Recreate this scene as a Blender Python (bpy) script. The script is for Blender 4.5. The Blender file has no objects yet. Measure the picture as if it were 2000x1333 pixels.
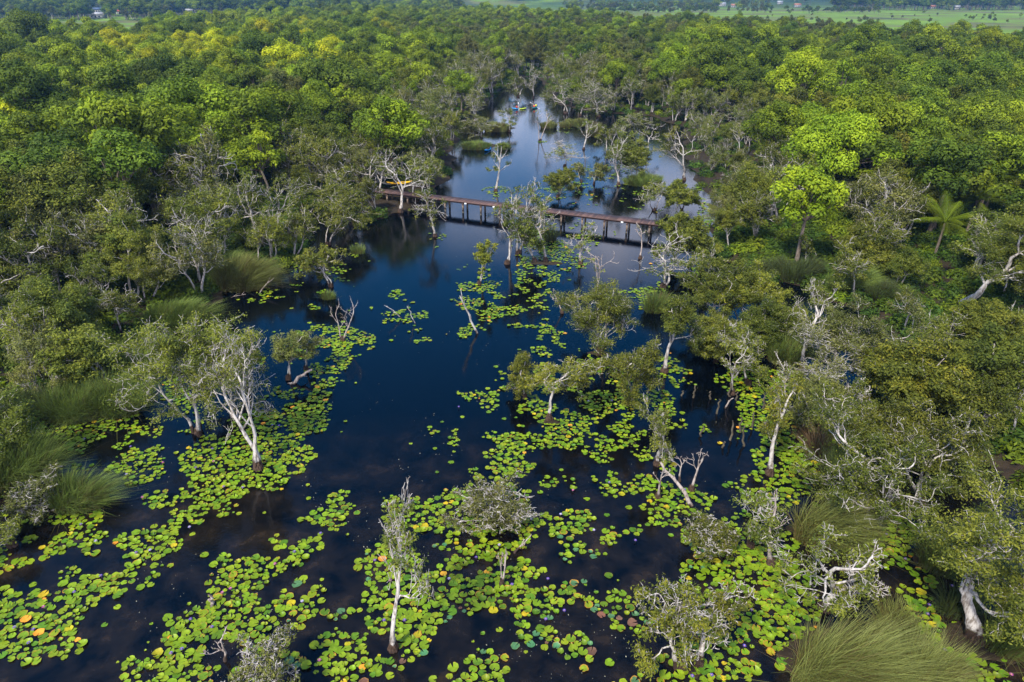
import bpy, math, random
import numpy as np
from math import radians, sin, cos, tan, pi, atan2
from mathutils import Vector

# ------------------------------------------------------------------ camera
S = bpy.context.scene
COL = S.collection
F, CX, CY, CAMH = 1333.0, 1000.0, 666.5, 25.0
PITCH = math.atan((CY + 22.0) / F)
cam_d = bpy.data.cameras.new('camera'); cam = bpy.data.objects.new('camera', cam_d); COL.objects.link(cam)
cam.location = (0, 0, CAMH); cam.rotation_euler = (pi / 2 - PITCH, 0, 0)
cam_d.sensor_width = 36; cam_d.lens = 36 * F / 2000.0; cam_d.clip_start = 0.5; cam_d.clip_end = 20000
S.camera = cam

# ------------------------------------------------------------------ light
SUN_EL, SUN_AZ = radians(52), radians(215)      # azimuth clockwise from +Y (view direction): behind the camera, to the left
W = bpy.data.worlds.new("World"); S.world = W; W.use_nodes = True
nt = W.node_tree; nt.nodes.clear()
def N(t, **kw):
    n = nt.nodes.new(t)
    for k, v in kw.items(): setattr(n, k, v)
    return n
sky = N('ShaderNodeTexSky', sky_type='NISHITA', sun_disc=False, sun_elevation=SUN_EL, sun_rotation=SUN_AZ)
sky.altitude = 50; sky.air_density = 1.0; sky.dust_density = 0.3; sky.ozone_density = 4.0
bg1 = N('ShaderNodeBackground'); bg1.inputs['Strength'].default_value = 0.10
bg2 = N('ShaderNodeBackground'); bg2.inputs['Strength'].default_value = 1.35
tc = N('ShaderNodeTexCoord'); sep = N('ShaderNodeSeparateXYZ'); nt.links.new(tc.outputs['Generated'], sep.inputs[0])
def M(op, a, b=None, c=None, clamp=False):
    n = N('ShaderNodeMath', operation=op); n.use_clamp = clamp
    for i, v in enumerate((a, b, c)):
        if v is None: continue
        if isinstance(v, (int, float)): n.inputs[i].default_value = v
        else: nt.links.new(v, n.inputs[i])
    return n.outputs[0]
zc = M('MAXIMUM', sep.outputs['Z'], 0.04)
cmb = N('ShaderNodeCombineXYZ')
nt.links.new(M('DIVIDE', sep.outputs['X'], zc), cmb.inputs[0]); nt.links.new(M('DIVIDE', sep.outputs['Y'], zc), cmb.inputs[1])
noi = N('ShaderNodeTexNoise'); noi.inputs['Scale'].default_value = 0.95; noi.inputs['Detail'].default_value = 7; noi.inputs['Roughness'].default_value = 0.55
mp = N('ShaderNodeMapping'); mp.inputs['Location'].default_value = (3.1, 1.7, 0.4); nt.links.new(cmb.outputs[0], mp.inputs[0]); nt.links.new(mp.outputs[0], noi.inputs['Vector'])
# more cloud towards the horizon, open blue high up
low = M('MINIMUM', M('MAXIMUM', M('MULTIPLY', M('SUBTRACT', 0.39, sep.outputs['Z']), 1.6), -0.2), 0.11)
# unseen cloud bank added overhead and behind the viewer as neutral fill light, the blue gap lies ahead over the lake
over = M('MAXIMUM', M('MULTIPLY', M('SUBTRACT', sep.outputs['Z'], 0.80, clamp=True), 2.5), M('MULTIPLY', M('SUBTRACT', -0.05, sep.outputs['Y'], clamp=True), 0.9))
msk = M('MULTIPLY', M('SUBTRACT', M('ADD', M('ADD', noi.outputs['Fac'], low), over), 0.545), 7.0, clamp=True)
crc = N('ShaderNodeMixRGB'); nt.links.new(msk, crc.inputs[0]); crc.inputs[1].default_value = (0.50, 0.58, 0.80, 1); crc.inputs[2].default_value = (0.84, 0.81, 0.92, 1)
nt.links.new(crc.outputs[0], bg2.inputs['Color'])
shs = N('ShaderNodeHueSaturation'); shs.inputs['Saturation'].default_value = 1.75; shs.inputs['Value'].default_value = 1.1; nt.links.new(sky.outputs[0], shs.inputs['Color']); nt.links.new(shs.outputs[0], bg1.inputs['Color'])
mx = N('ShaderNodeMixShader'); nt.links.new(M('MULTIPLY', msk, 0.85), mx.inputs[0]); nt.links.new(bg1.outputs[0], mx.inputs[1]); nt.links.new(bg2.outputs[0], mx.inputs[2])
wo = N('ShaderNodeOutputWorld'); nt.links.new(mx.outputs[0], wo.inputs['Surface'])
sl = bpy.data.lights.new('sun', 'SUN'); so = bpy.data.objects.new('sun', sl); COL.objects.link(so)
sl.energy = 3.5; sl.angle = radians(6.0); sl.color = (1.0, 0.93, 0.80)
sv = Vector((sin(SUN_AZ) * cos(SUN_EL), cos(SUN_AZ) * cos(SUN_EL), sin(SUN_EL)))
so.rotation_euler = sv.to_track_quat('Z', 'Y').to_euler(); so.location = sv * 100
S.view_settings.view_transform = 'Standard'; S.view_settings.look = 'None'; S.view_settings.exposure = 1.12; S.view_settings.gamma = 1
S.cycles.max_bounces = 5; S.cycles.diffuse_bounces = 2; S.cycles.glossy_bounces = 2; S.cycles.transmission_bounces = 2
S.cycles.transparent_max_bounces = 4; S.cycles.volume_bounces = 0
S.cycles.sample_clamp_indirect = 4

# ------------------------------------------------------------------ projection helpers
FW = np.array((0, cos(PITCH), -sin(PITCH))); UP = np.array((0, sin(PITCH), cos(PITCH))); C0 = np.array((0, 0, CAMH))
def ray(x, y):
    return FW * F + np.array((1., 0, 0)) * (x - CX) + UP * (CY - y)
def ground(x, y, z=0.0):
    """the point of the horizontal plane at height z that lies in that direction"""
    d = ray(x, y); t = (z - CAMH) / d[2]
    p = C0 + d * t
    return np.array((p[0], p[1], z))
def depth(p): return float((np.asarray(p) - C0) @ FW)
def project(P):
    P = np.atleast_2d(P) - C0
    z = P @ FW; return CX + F * P[:, 0] / z, CY - F * (P @ UP) / z
def stand(bx, by, tx, ty, z0=0.0):
    """height and sideways lean of a thing that stands at one point and ends at another"""
    B = ground(bx, by, z0); h = B[:2] / np.linalg.norm(B[:2]); d = ray(tx, ty)
    t = (B[:2] @ h) / (d[:2] @ h); P = C0 + d * t
    return B, float(P[2] - z0), P[:2] - B[:2]

# ------------------------------------------------------------------ mesh helpers
def norm(v):
    return v / (np.linalg.norm(v, axis=-1, keepdims=True) + 1e-9)
def mk_mesh(name, V, faces, mats, mat_idx=None, tint=None, smooth=None, col=None):
    """V (n,3); faces: list of int arrays (m,k), quads and triangles"""
    me = bpy.data.meshes.new(name)
    V = np.asarray(V, np.float32); me.vertices.add(len(V)); me.vertices.foreach_set('co', V.ravel())
    faces = [np.asarray(f, np.int32) for f in faces if len(f)]
    tot = sum(f.size for f in faces); nf = sum(len(f) for f in faces)
    me.loops.add(tot); me.polygons.add(nf)
    me.loops.foreach_set('vertex_index', np.concatenate([f.ravel() for f in faces]))
    ks = np.concatenate([np.full(len(f), f.shape[1], np.int32) for f in faces])
    me.polygons.foreach_set('loop_start', np.concatenate([[0], np.cumsum(ks)[:-1]]).astype(np.int32))
    for m in mats: me.materials.append(m)
    if mat_idx is not None: me.polygons.foreach_set('material_index', np.asarray(mat_idx, np.int32))
    if smooth is not None:
        me.polygons.foreach_set('use_smooth', np.asarray(smooth, bool) if not isinstance(smooth, bool) else np.full(nf, smooth))
    if tint is not None:
        a = me.attributes.new('tint', 'FLOAT', 'POINT'); a.data.foreach_set('value', np.asarray(tint, np.float32))
    if col is not None:
        a = me.attributes.new('col', 'FLOAT_COLOR', 'POINT'); a.data.foreach_set('color', np.asarray(col, np.float32).ravel())
    me.update(calc_edges=True); me.validate()
    return me
def link(name, me, parent=None, loc=None, rz=0.0):
    o = bpy.data.objects.new(name, me); COL.objects.link(o)
    if parent is not None: o.parent = parent
    if loc is not None: o.location = loc
    if rz: o.rotation_euler = (0, 0, rz)
    return o
def tag(o, label=None, cat=None, group=None, kind=None):
    if label: o['label'] = label
    if cat: o['category'] = cat
    if group: o['group'] = group
    if kind: o['kind'] = kind
    return o
def thing(name, label, cat, loc=(0, 0, 0), rz=0.0, group=None):
    o = link(name, None, None, loc, rz); o.empty_display_size = 0.3
    return tag(o, label, cat, group)

def tubes(polys):
    """polys: list of (pts (n,3), radii (n,), sides). Returns V, quad faces"""
    Vs, Fs, off = [], [], 0
    for pts, rad, k in polys:
        n = len(pts); t = np.empty_like(pts); t[1:-1] = pts[2:] - pts[:-2]; t[0] = pts[1] - pts[0]; t[-1] = pts[-1] - pts[-2]
        t = norm(t); ref = np.array((0.31, 0.95, 0.05)) if abs(t[0][2]) > 0.5 else np.array((0., 0., 1.))
        a = norm(np.cross(t, ref)); b = np.cross(t, a)
        th = np.arange(k) * 2 * pi / k
        ring = (a[:, None] * np.cos(th)[None, :, None] + b[:, None] * np.sin(th)[None, :, None]) * (rad[:, None, None] if rad.ndim == 1 else rad[:, :, None]) + pts[:, None]
        Vs.append(ring.reshape(-1, 3))
        i = np.arange(n - 1)[:, None] * k; j = np.arange(k)[None]; j2 = (j + 1) % k
        Fs.append((np.stack([i + j, i + j2, i + k + j2, i + k + j], -1).reshape(-1, 4)) + off); off += n * k
    return np.concatenate(Vs), np.concatenate(Fs)
def leaves(rng, C, nrm, size, aspect=0.5):
    """little rhombic leaves at centres C facing nrm"""
    n = len(C); nrm = norm(nrm + rng.normal(0, 0.45, (n, 3)))
    t = norm(np.cross(nrm, rng.normal(0, 1, (n, 3)))); b = np.cross(nrm, t)
    s = (size * rng.uniform(0.6, 1.35, n))[:, None]
    droop = np.array((0, 0, -0.18))
    V = np.stack([C - t * s, C + b * s * aspect, C + t * s + droop * s, C - b * s * aspect], 1).reshape(-1, 3)
    return V, np.arange(n * 4).reshape(-1, 4)

# ------------------------------------------------------------------ materials
def mat(name):
    m = bpy.data.materials.new(name); m.use_nodes = True; t = m.node_tree
    p = t.nodes['Principled BSDF']; return m, t, p
def nd(t, typ, **kw):
    n = t.nodes.new(typ)
    for k, v in kw.items():
        if k in n.inputs: n.inputs[k].default_value = v
        else: setattr(n, k, v)
    return n
def ramp(t, fac, stops):
    r = t.nodes.new('ShaderNodeValToRGB'); e = r.color_ramp.elements
    while len(e) < len(stops): e.new(0.5)
    for i, (p, c) in enumerate(stops): e[i].position = p; e[i].color = (*c, 1)
    t.links.new(fac, r.inputs[0]); return r.outputs[0]
def noise(t, scale, detail=4, vec=None, rough=0.55):
    n = t.nodes.new('ShaderNodeTexNoise'); n.inputs['Scale'].default_value = scale; n.inputs['Detail'].default_value = detail; n.inputs['Roughness'].default_value = rough
    if vec is not None: t.links.new(vec, n.inputs['Vector'])
    return n.outputs['Fac']
def geo_pos(t): return t.nodes.new('ShaderNodeNewGeometry').outputs['Position']
def leaf_mat(name, a, b, c, hv=0.014, transl=0.28, vv=0.55):
    """a..c: leaf colours from old to young; each plant shifts a little in hue and value"""
    a, b, c = [(v[0] * 1.50, v[1] * 1.36, v[2] * 0.78) for v in (a, b, c)]
    m, t, p = mat(name)
    at = nd(t, 'ShaderNodeAttribute', attribute_name='tint')
    col = ramp(t, at.outputs['Fac'], [(0.0, a), (0.5, b), (1.0, c)])
    oi = t.nodes.new('ShaderNodeObjectInfo'); hs = t.nodes.new('ShaderNodeHueSaturation')
    m1 = nd(t, 'ShaderNodeMapRange'); t.links.new(oi.outputs['Random'], m1.inputs[0]); m1.inputs[3].default_value = 0.5 - hv; m1.inputs[4].default_value = 0.5 + hv * 0.6
    fr = nd(t, 'ShaderNodeMath', operation='MULTIPLY'); t.links.new(oi.outputs['Random'], fr.inputs[0]); fr.inputs[1].default_value = 7.31
    fc = nd(t, 'ShaderNodeMath', operation='FRACT'); t.links.new(fr.outputs[0], fc.inputs[0])
    m2 = nd(t, 'ShaderNodeMapRange'); t.links.new(fc.outputs[0], m2.inputs[0]); m2.inputs[3].default_value = 1 - vv * 0.5; m2.inputs[4].default_value = 1 + vv * 0.55
    t.links.new(m1.outputs[0], hs.inputs['Hue']); t.links.new(m2.outputs[0], hs.inputs['Value']); t.links.new(col, hs.inputs['Color'])
    t.links.new(hs.outputs[0], p.inputs['Base Color']); p.inputs['Roughness'].default_value = 0.65; p.inputs['Specular IOR Level'].default_value = 0.16
    tr = t.nodes.new('ShaderNodeBsdfTranslucent'); t.links.new(hs.outputs[0], tr.inputs[0])
    mx = t.nodes.new('ShaderNodeMixShader'); mx.inputs[0].default_value = transl
    t.links.new(p.outputs[0], mx.inputs[1]); t.links.new(tr.outputs[0], mx.inputs[2])
    t.links.new(mx.outputs[0], t.nodes['Material Output'].inputs[0])
    return m
LM = {
 'olive': leaf_mat('leaf_olive', (0.034, 0.052, 0.013), (0.062, 0.088, 0.018), (0.120, 0.146, 0.028)),
 'grey':  leaf_mat('leaf_grey', (0.042, 0.056, 0.024), (0.070, 0.088, 0.034), (0.120, 0.140, 0.050)),
 'amber': leaf_mat('leaf_amber', (0.040, 0.058, 0.014), (0.072, 0.096, 0.018), (0.145, 0.158, 0.024)),
 'green': leaf_mat('leaf_green', (0.038, 0.066, 0.007), (0.074, 0.120, 0.009), (0.140, 0.205, 0.014)),
 'dark':  leaf_mat('leaf_dark', (0.022, 0.042, 0.006), (0.042, 0.076, 0.009), (0.075, 0.120, 0.014)),
 'yellow': leaf_mat('leaf_yellow', (0.095, 0.130, 0.006), (0.175, 0.225, 0.007), (0.280, 0.310, 0.010)),  # tone of sunlit crowns, held in the leaf colour
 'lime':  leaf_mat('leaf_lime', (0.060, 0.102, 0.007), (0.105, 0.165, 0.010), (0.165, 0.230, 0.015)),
 'fern':  leaf_mat('leaf_fern', (0.014, 0.034, 0.008), (0.028, 0.062, 0.012), (0.050, 0.100, 0.016)),
}
def bark_mat(name, pale, grey, stain, zs):
    m, t, p = mat(name); tcn = t.nodes.new('ShaderNodeTexCoord'); ov = tcn.outputs['Object']
    mpn = t.nodes.new('ShaderNodeMapping'); mpn.inputs['Scale'].default_value = (1, 1, 0.25); t.links.new(ov, mpn.inputs[0])
    n1 = noise(t, 7.0, 6, mpn.outputs[0], 0.65)
    c = ramp(t, n1, [(0.38, grey), (0.53, pale), (0.75, tuple(min(1, v * 1.25) for v in pale))])
    sp = t.nodes.new('ShaderNodeSeparateXYZ'); t.links.new(ov, sp.inputs[0])
    n2 = noise(t, 3.0, 3, ov)
    a = nd(t, 'ShaderNodeMath', operation='MULTIPLY_ADD'); t.links.new(n2, a.inputs[0]); a.inputs[1].default_value = -1.1 * zs; t.links.new(sp.outputs['Z'], a.inputs[2])
    f = nd(t, 'ShaderNodeMapRange'); t.links.new(a.outputs[0], f.inputs[0]); f.inputs[1].default_value = -0.1 * zs; f.inputs[2].default_value = 0.15 * zs
    mxn = t.nodes.new('ShaderNodeMixRGB'); t.links.new(f.outputs[0], mxn.inputs[0]); mxn.inputs[1].default_value = (*stain, 1); t.links.new(c, mxn.inputs[2])
    t.links.new(mxn.outputs[0], p.inputs['Base Color']); p.inputs['Roughness'].default_value = 0.85; p.inputs['Specular IOR Level'].default_value = 0.2
    bp = t.nodes.new('ShaderNodeBump'); bp.inputs['Strength'].default_value = 0.6; bp.inputs['Distance'].default_value = 0.05; t.links.new(n1, bp.inputs['Height']); t.links.new(bp.outputs[0], p.inputs['Normal'])
    return m
BARK = bark_mat('paper_bark', (0.43, 0.405, 0.38), (0.15, 0.125, 0.105), (0.035, 0.022, 0.016), 1.0)
BARK_DRY = bark_mat('dry_bark', (0.36, 0.31, 0.28), (0.15, 0.115, 0.095), (0.05, 0.034, 0.026), 0.7)
BARK_BROWN = bark_mat('brown_bark', (0.17, 0.14, 0.11), (0.07, 0.055, 0.045), (0.03, 0.022, 0.017), 0.6)
WOODDARK = bark_mat('wet_wood', (0.10, 0.085, 0.06), (0.045, 0.038, 0.028), (0.018, 0.014, 0.010), 0.35)
def plain(name, rgb, rough=0.6, nscale=None, amt=0.3, spec=0.4):
    m, t, p = mat(name)
    if nscale:
        f = noise(t, nscale, 5, t.nodes.new('ShaderNodeTexCoord').outputs['Object'])
        c = ramp(t, f, [(0.3, tuple(v * (1 - amt) for v in rgb)), (0.7, tuple(min(1, v * (1 + amt)) for v in rgb))]); t.links.new(c, p.inputs['Base Color'])
    else: p.inputs['Base Color'].default_value = (*rgb, 1)
    p.inputs['Roughness'].default_value = rough; p.inputs['Specular IOR Level'].default_value = spec
    return m
ROOT = plain('root_fibre', (0.055, 0.036, 0.026), 0.95, 9, 0.6, 0.1)

# ------------------------------------------------------------------ the lake's outline, in ground coordinates
LAKE_PX = [(-500, 1500), (-260, 1150), (-120, 1010), (20, 965), (70, 930), (60, 880), (110, 815), (250, 790), (300, 720), (330, 680), (290, 625), (330, 615), (420, 590),
  (440, 560), (520, 545), (590, 500), (600, 470), (575, 420), (640, 405), (700, 440), (760, 418), (830, 408), (850, 380), (870, 350), (890, 330), (880, 300), (895, 270),
  (890, 235), (925, 215), (960, 190), (985, 172), (1000, 160), (1025, 150), (1050, 150), (1062, 165), (1075, 185), (1095, 205), (1130, 215), (1190, 222), (1270, 226), (1335, 250),
  (1338, 290), (1352, 330), (1362, 360), (1390, 385), (1432, 405), (1425, 425), (1390, 440), (1400, 500), (1440, 520), (1500, 548), (1560, 560), (1620, 585), (1690, 612),
  (1740, 650), (1830, 740), (1900, 860), (1990, 960), (2160, 1060), (2400, 1200), (2700, 1500)]
LAKE = np.array([ground(x, y)[:2] for x, y in LAKE_PX])
def lake_sd(P):
    """signed distance to the shore line (negative on the water)"""
    P = np.atleast_2d(P)[:, :2]; A = LAKE; B = np.roll(LAKE, -1, 0)
    best = np.full(len(P), 1e9); inside = np.zeros(len(P), bool)
    for a, b in zip(A, B):
        ab = b - a; ap = P - a; h = np.clip((ap @ ab) / (ab @ ab), 0, 1)[:, None]
        best = np.minimum(best, np.linalg.norm(ap - h * ab, axis=1))
        cond = (a[1] > P[:, 1]) != (b[1] > P[:, 1])
        xi = (b[0] - a[0]) * (P[:, 1] - a[1]) / (b[1] - a[1] + 1e-12) + a[0]
        inside ^= cond & (P[:, 0] < xi)
    return np.where(inside, -best, best)
ISLES = [(515, 497, 2.6, 1.3), (283, 603, 1.8, 1.2), (1065, 514, 1.9, 0.7), (1075, 822, 0.9, 0.5), (1352, 1300, 0.9, 0.6), (1905, 1255, 1.7, 1.1), (1640, 1290, 2.6, 1.5), (1600, 1040, 1.6, 0.9), (1745, 1250, 1.2, 1.2),
         (945, 285, 3.0, 2.0), (1130, 240, 5.0, 2.0), (955, 250, 5.5, 2.5), (1258, 356, 2.6, 1.2), (1650, 940, 1.6, 0.8), (1840, 1090, 1.5, 0.9), (1960, 1240, 1.8, 1.2), (1535, 700, 1.6, 1.0), (470, 550, 3.0, 1.6), (1170, 690, 0.9, 0.6)]
ISL = [(ground(x, y)[:2], a, b) for x, y, a, b in ISLES]
def snoise(P, s, seed=0):
    x, y = P[..., 0] * s + seed, P[..., 1] * s - seed
    return (np.sin(x * 1.3 + np.sin(y * 0.9) * 1.7) + np.sin(y * 1.7 + np.sin(x * 0.7 + 1.3) * 1.9) + np.sin((x + y) * 2.9 + 0.7) * 0.4) / 2.4
def ground_z(P):
    P = np.atleast_2d(P)[:, :2]
    sd = lake_sd(P) + snoise(P, 0.5) * 0.8
    z = np.clip(sd * 0.16, -1.6, 0.30) + np.where(sd > 0, 0.05 * snoise(P, 1.1, 3), 0)
    for c, a, b in ISL:
        q = np.sqrt(((P[:, 0] - c[0]) / a) ** 2 + ((P[:, 1] - c[1]) / b) ** 2) + 0.25 * snoise(P, 1.6, 5)
        z = np.maximum(z, 0.16 * (1 - q ** 2).clip(-4, 1) + 0.0)
    r = np.hypot(P[:, 0], P[:, 1])
    bump = 0.5 + 0.5 * snoise(P, 0.0016, 2.0)
    hill = np.clip((P[:, 1] - 1150) / 3200, 0, 1) ** 1.15 * (150 + 420 * bump)
    right = np.clip((P[:, 0] - 700) / 900, 0, 1) * np.clip((P[:, 1] - 1500) / 900, 0, 1) * (60 + 50 * snoise(P, 0.004, 1))
    left = np.clip((-P[:, 0] - 200) / 900, 0, 1) * np.clip((P[:, 1] - 1500) / 1500, 0, 1) * 70
    return z + hill + np.maximum(right, 0) + left

def axis(lo, hi, core0, core1, step, g=1.14):
    a = list(np.arange(core0, core1 + 1e-6, step)); s = step
    while a[-1] < hi: s *= g; a.append(a[-1] + s)
    s = step
    while a[0] > lo: s *= g; a.insert(0, a[0] - s)
    return np.array(a)
xs = axis(-9000, 9000, -75, 75, 0.8, 1.11); ys = axis(-400, 12000, 8, 150, 0.8, 1.05)
GX, GY = np.meshgrid(xs, ys); GP = np.stack([GX.ravel(), GY.ravel()], 1)
GV = np.concatenate([GP, ground_z(GP)[:, None]], 1)
nx, ny = len(xs), len(ys); ii = (np.arange(ny - 1)[:, None] * nx + np.arange(nx - 1)[None]).ravel()
GF = np.stack([ii, ii + 1, ii + nx + 1, ii + nx], 1)
m, t, p = mat('swamp_ground')
pos = geo_pos(t)
mud = ramp(t, noise(t, 1.4, 6, pos), [(0.3, (0.016, 0.012, 0.008)), (0.55, (0.032, 0.023, 0.014)), (0.75, (0.022, 0.028, 0.009))])
fld = ramp(t, noise(t, 0.012, 8, pos, 0.62), [(0.34, (0.05, 0.070, 0.020)), (0.43, (0.11, 0.11, 0.035)), (0.50, (0.10, 0.165, 0.015)), (0.63, (0.14, 0.23, 0.016)), (0.76, (0.18, 0.16, 0.06))])
sp = t.nodes.new('ShaderNodeSeparateXYZ'); t.links.new(pos, sp.inputs[0])
mr = nd(t, 'ShaderNodeMapRange'); t.links.new(sp.outputs['Y'], mr.inputs[0]); mr.inputs[1].default_value = 240; mr.inputs[2].default_value = 300
wood = ramp(t, noise(t, 0.05, 8, pos, 0.7), [(0.35, (0.014, 0.030, 0.012)), (0.6, (0.035, 0.060, 0.020)), (0.72, (0.09, 0.12, 0.04))])
patch = noise(t, 0.0035, 5, pos)
mr2 = nd(t, 'ShaderNodeMapRange'); t.links.new(sp.outputs['Y'], mr2.inputs[0]); mr2.inputs[1].default_value = 950; mr2.inputs[2].default_value = 1250
ad = nd(t, 'ShaderNodeMath', operation='MULTIPLY'); t.links.new(mr2.outputs[0], ad.inputs[0])
st = nd(t, 'ShaderNodeMapRange'); t.links.new(patch, st.inputs[0]); st.inputs[1].default_value = 0.40; st.inputs[2].default_value = 0.47; t.links.new(st.outputs[0], ad.inputs[1])
m1 = t.nodes.new('ShaderNodeMixRGB'); t.links.new(ad.outputs[0], m1.inputs[0]); t.links.new(fld, m1.inputs[1]); t.links.new(wood, m1.inputs[2])
m2 = t.nodes.new('ShaderNodeMixRGB'); t.links.new(mr.outputs[0], m2.inputs[0]); t.links.new(mud, m2.inputs[1]); t.links.new(m1.outputs[0], m2.inputs[2])
t.links.new(m2.outputs[0], p.inputs['Base Color']); p.inputs['Roughness'].default_value = 0.9; p.inputs['Specular IOR Level'].default_value = 0.15
bp = t.nodes.new('ShaderNodeBump'); bp.inputs['Strength'].default_value = 0.8; bp.inputs['Distance'].default_value = 0.12; t.links.new(noise(t, 4.0, 6, pos), bp.inputs['Height']); t.links.new(bp.outputs[0], p.inputs['Normal'])
tag(link('ground', mk_mesh('ground', GV, [GF], [m], smooth=True)), kind='structure')

# water
m, t, p = mat('lake_water'); pos = geo_pos(t)
c = ramp(t, noise(t, 0.55, 7, pos, 0.65), [(0.38, (0.0012, 0.0016, 0.0024)), (0.56, (0.0085, 0.0068, 0.0056)), (0.70, (0.0260, 0.0175, 0.0110))])
sy_ = t.nodes.new('ShaderNodeSeparateXYZ'); t.links.new(pos, sy_.inputs[0])      # the bed shows through only in the shallow end
sh_ = nd(t, 'ShaderNodeMapRange'); t.links.new(sy_.outputs['Y'], sh_.inputs[0]); sh_.inputs[1].default_value = 26; sh_.inputs[2].default_value = 38
mw_ = t.nodes.new('ShaderNodeMixRGB'); t.links.new(sh_.outputs[0], mw_.inputs[0]); t.links.new(c, mw_.inputs[1]); mw_.inputs[2].default_value = (.0006, .0012, .0024, 1)
t.links.new(mw_.outputs[0], p.inputs['Base Color']); p.inputs['Roughness'].default_value = 0.03; p.inputs['IOR'].default_value = 1.33
bp = t.nodes.new('ShaderNodeBump'); bp.inputs['Strength'].default_value = 0.25; bp.inputs['Distance'].default_value = 0.02
mp2 = t.nodes.new('ShaderNodeMapping'); mp2.inputs['Scale'].default_value = (1, 1.5, 1); t.links.new(pos, mp2.inputs[0])
t.links.new(noise(t, 4.5, 3, mp2.outputs[0]), bp.inputs['Height']); t.links.new(bp.outputs[0], p.inputs['Normal'])
tag(link('water', mk_mesh('water', [(-160, -60, 0), (160, -60, 0), (160, 330, 0), (-160, 330, 0)], [np.array([[0, 1, 2, 3]])], [m])), kind='structure')

# ------------------------------------------------------------------ trees
def skeleton(rng, stems=1, gnarl=0.30, maxlv=3, fork=0.35, nch=(4, 4, 4, 3), ratio=0.62, low=0.35, flat=0.0):
    """limbs as bent lines in a tree of height about 1; returns [(pts, level, path id)]"""
    out = []
    def br(p, d, L, lv, r, pid):
        n = max(4, int(3 + L * 14)) if lv == 0 else (5 if lv < 3 else 4)
        pts = [p]; g = gnarl * (0.45 if lv == 0 else 1.0)
        for i in range(n):
            d = d + rng.normal(0, g, 3); d[2] += (0.10 if lv < 2 else 0.05) - flat * (0.1 if lv > 0 else 0)
            d = d / np.linalg.norm(d); p = p + d * L / n; pts.append(p)
        pts = np.array(pts); out.append((pts, lv, r, pid))
        if lv >= maxlv: return
        k = nch[lv]
        for c in range(k):
            f = 1.0 if c == 0 else rng.uniform(low if lv == 0 else 0.25, 0.97)
            i = min(n, max(1, int(round(f * n)))); q = pts[i]; dd = pts[i] - pts[i - 1]; dd = dd / np.linalg.norm(dd)
            side = rng.normal(0, 1, 3); side -= dd * (side @ dd); side /= np.linalg.norm(side)
            a = rng.uniform(0.5, 1.25) * (0.6 if c == 0 else 1.0)
            nd_ = dd * cos(a) + side * sin(a)
            if nd_[2] < -0.1: nd_[2] *= 0.3
            br(q, nd_, L * ratio * rng.uniform(0.75, 1.2) * (1.15 - 0.35 * f), lv + 1, r * (0.62 if c == 0 else 0.46), pid * 7 + c + 1)
    for s in range(stems):
        a = rng.uniform(0, 2 * pi) if stems > 1 else 0
        off = np.array((cos(a), sin(a), 0)) * (0.03 if stems > 1 else 0)
        d = np.array((cos(a) * 0.28, sin(a) * 0.28, 1.0)) if stems > 1 else np.array((rng.normal(0, .08), rng.normal(0, .08), 1.0))
        br(off, d / np.linalg.norm(d), 0.55 * rng.uniform(0.85, 1.1), 0, 1.0 if s == 0 else 0.8, s + 1)
    return out
def fit(sk, H, Wd, lean):
    P = np.concatenate([s[0] for s in sk]); top = P[:, 2].max(); cx, cy = P[:, 0], P[:, 1]
    w = max(np.percentile(np.abs(cx), 97), np.percentile(np.abs(cy), 97), 0.05)
    sxy = Wd * 0.5 / w; sz = H / top; res = []
    for pts, lv, r, pid in sk:
        q = pts.copy(); q[:, 0] *= sxy; q[:, 1] *= sxy; q[:, 2] *= sz
        f = np.clip(q[:, 2] / H, 0, 1.2) ** 0.9
        q[:, 0] += lean[0] * f; q[:, 1] += lean[1] * f; res.append((q, lv, r, pid))
    return res
SIDES = (9, 6, 4, 3, 3)
def wood_mesh(sk, r0, name, bark, twig=0.011, flare=1.9):
    polys = []
    for pts, lv, r, pid in sk:
        n = len(pts); ra = max(r0 * r, twig); rb = max(r0 * r * (0.52 if lv == 0 else 0.4), twig * 0.7)
        rad = np.linspace(ra, rb, n)
        if lv == 0:
            hgt = pts[:, 2] - pts[0, 2]; rad = rad * (1 + (flare - 1) * np.exp(-hgt / (r0 * 4.5)))
            rad = rad * (1 + 0.10 * np.sin(np.arange(n) * 2.3 + pts[0, 0] * 9))
            pts = pts.copy(); pts[0, 2] -= 0.5
        if lv == 0 and r0 > .09:          # peeling, ridged bark on the boles
            m_ = (n - 1) * 3 + 1; tt_ = np.linspace(0, n - 1, m_); pts = np.stack([np.interp(tt_, np.arange(n), pts[:, k]) for k in range(3)], 1); rad = np.interp(tt_, np.arange(n), rad)
            k_ = 14; th_ = np.arange(k_) * 2 * pi / k_; ph = pts[0, 0] * 5
            rid = .10 * np.sin(3 * th_[None] + ph + np.sin(tt_ * .9)[:, None]) + .07 * np.sin(5 * th_[None] - ph + 1.3 * np.sin(tt_ * 1.7)[:, None]) + .05 * np.sin(tt_[:, None] * 6.1 + 2 * th_[None])
            polys.append((pts, rad[:, None] * (1 + rid), k_)); continue
        polys.append((pts, rad, SIDES[min(lv, 4)]))
    V, Fq = tubes(polys)
    return mk_mesh(name, V, [Fq], [bark], smooth=True)
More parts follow.
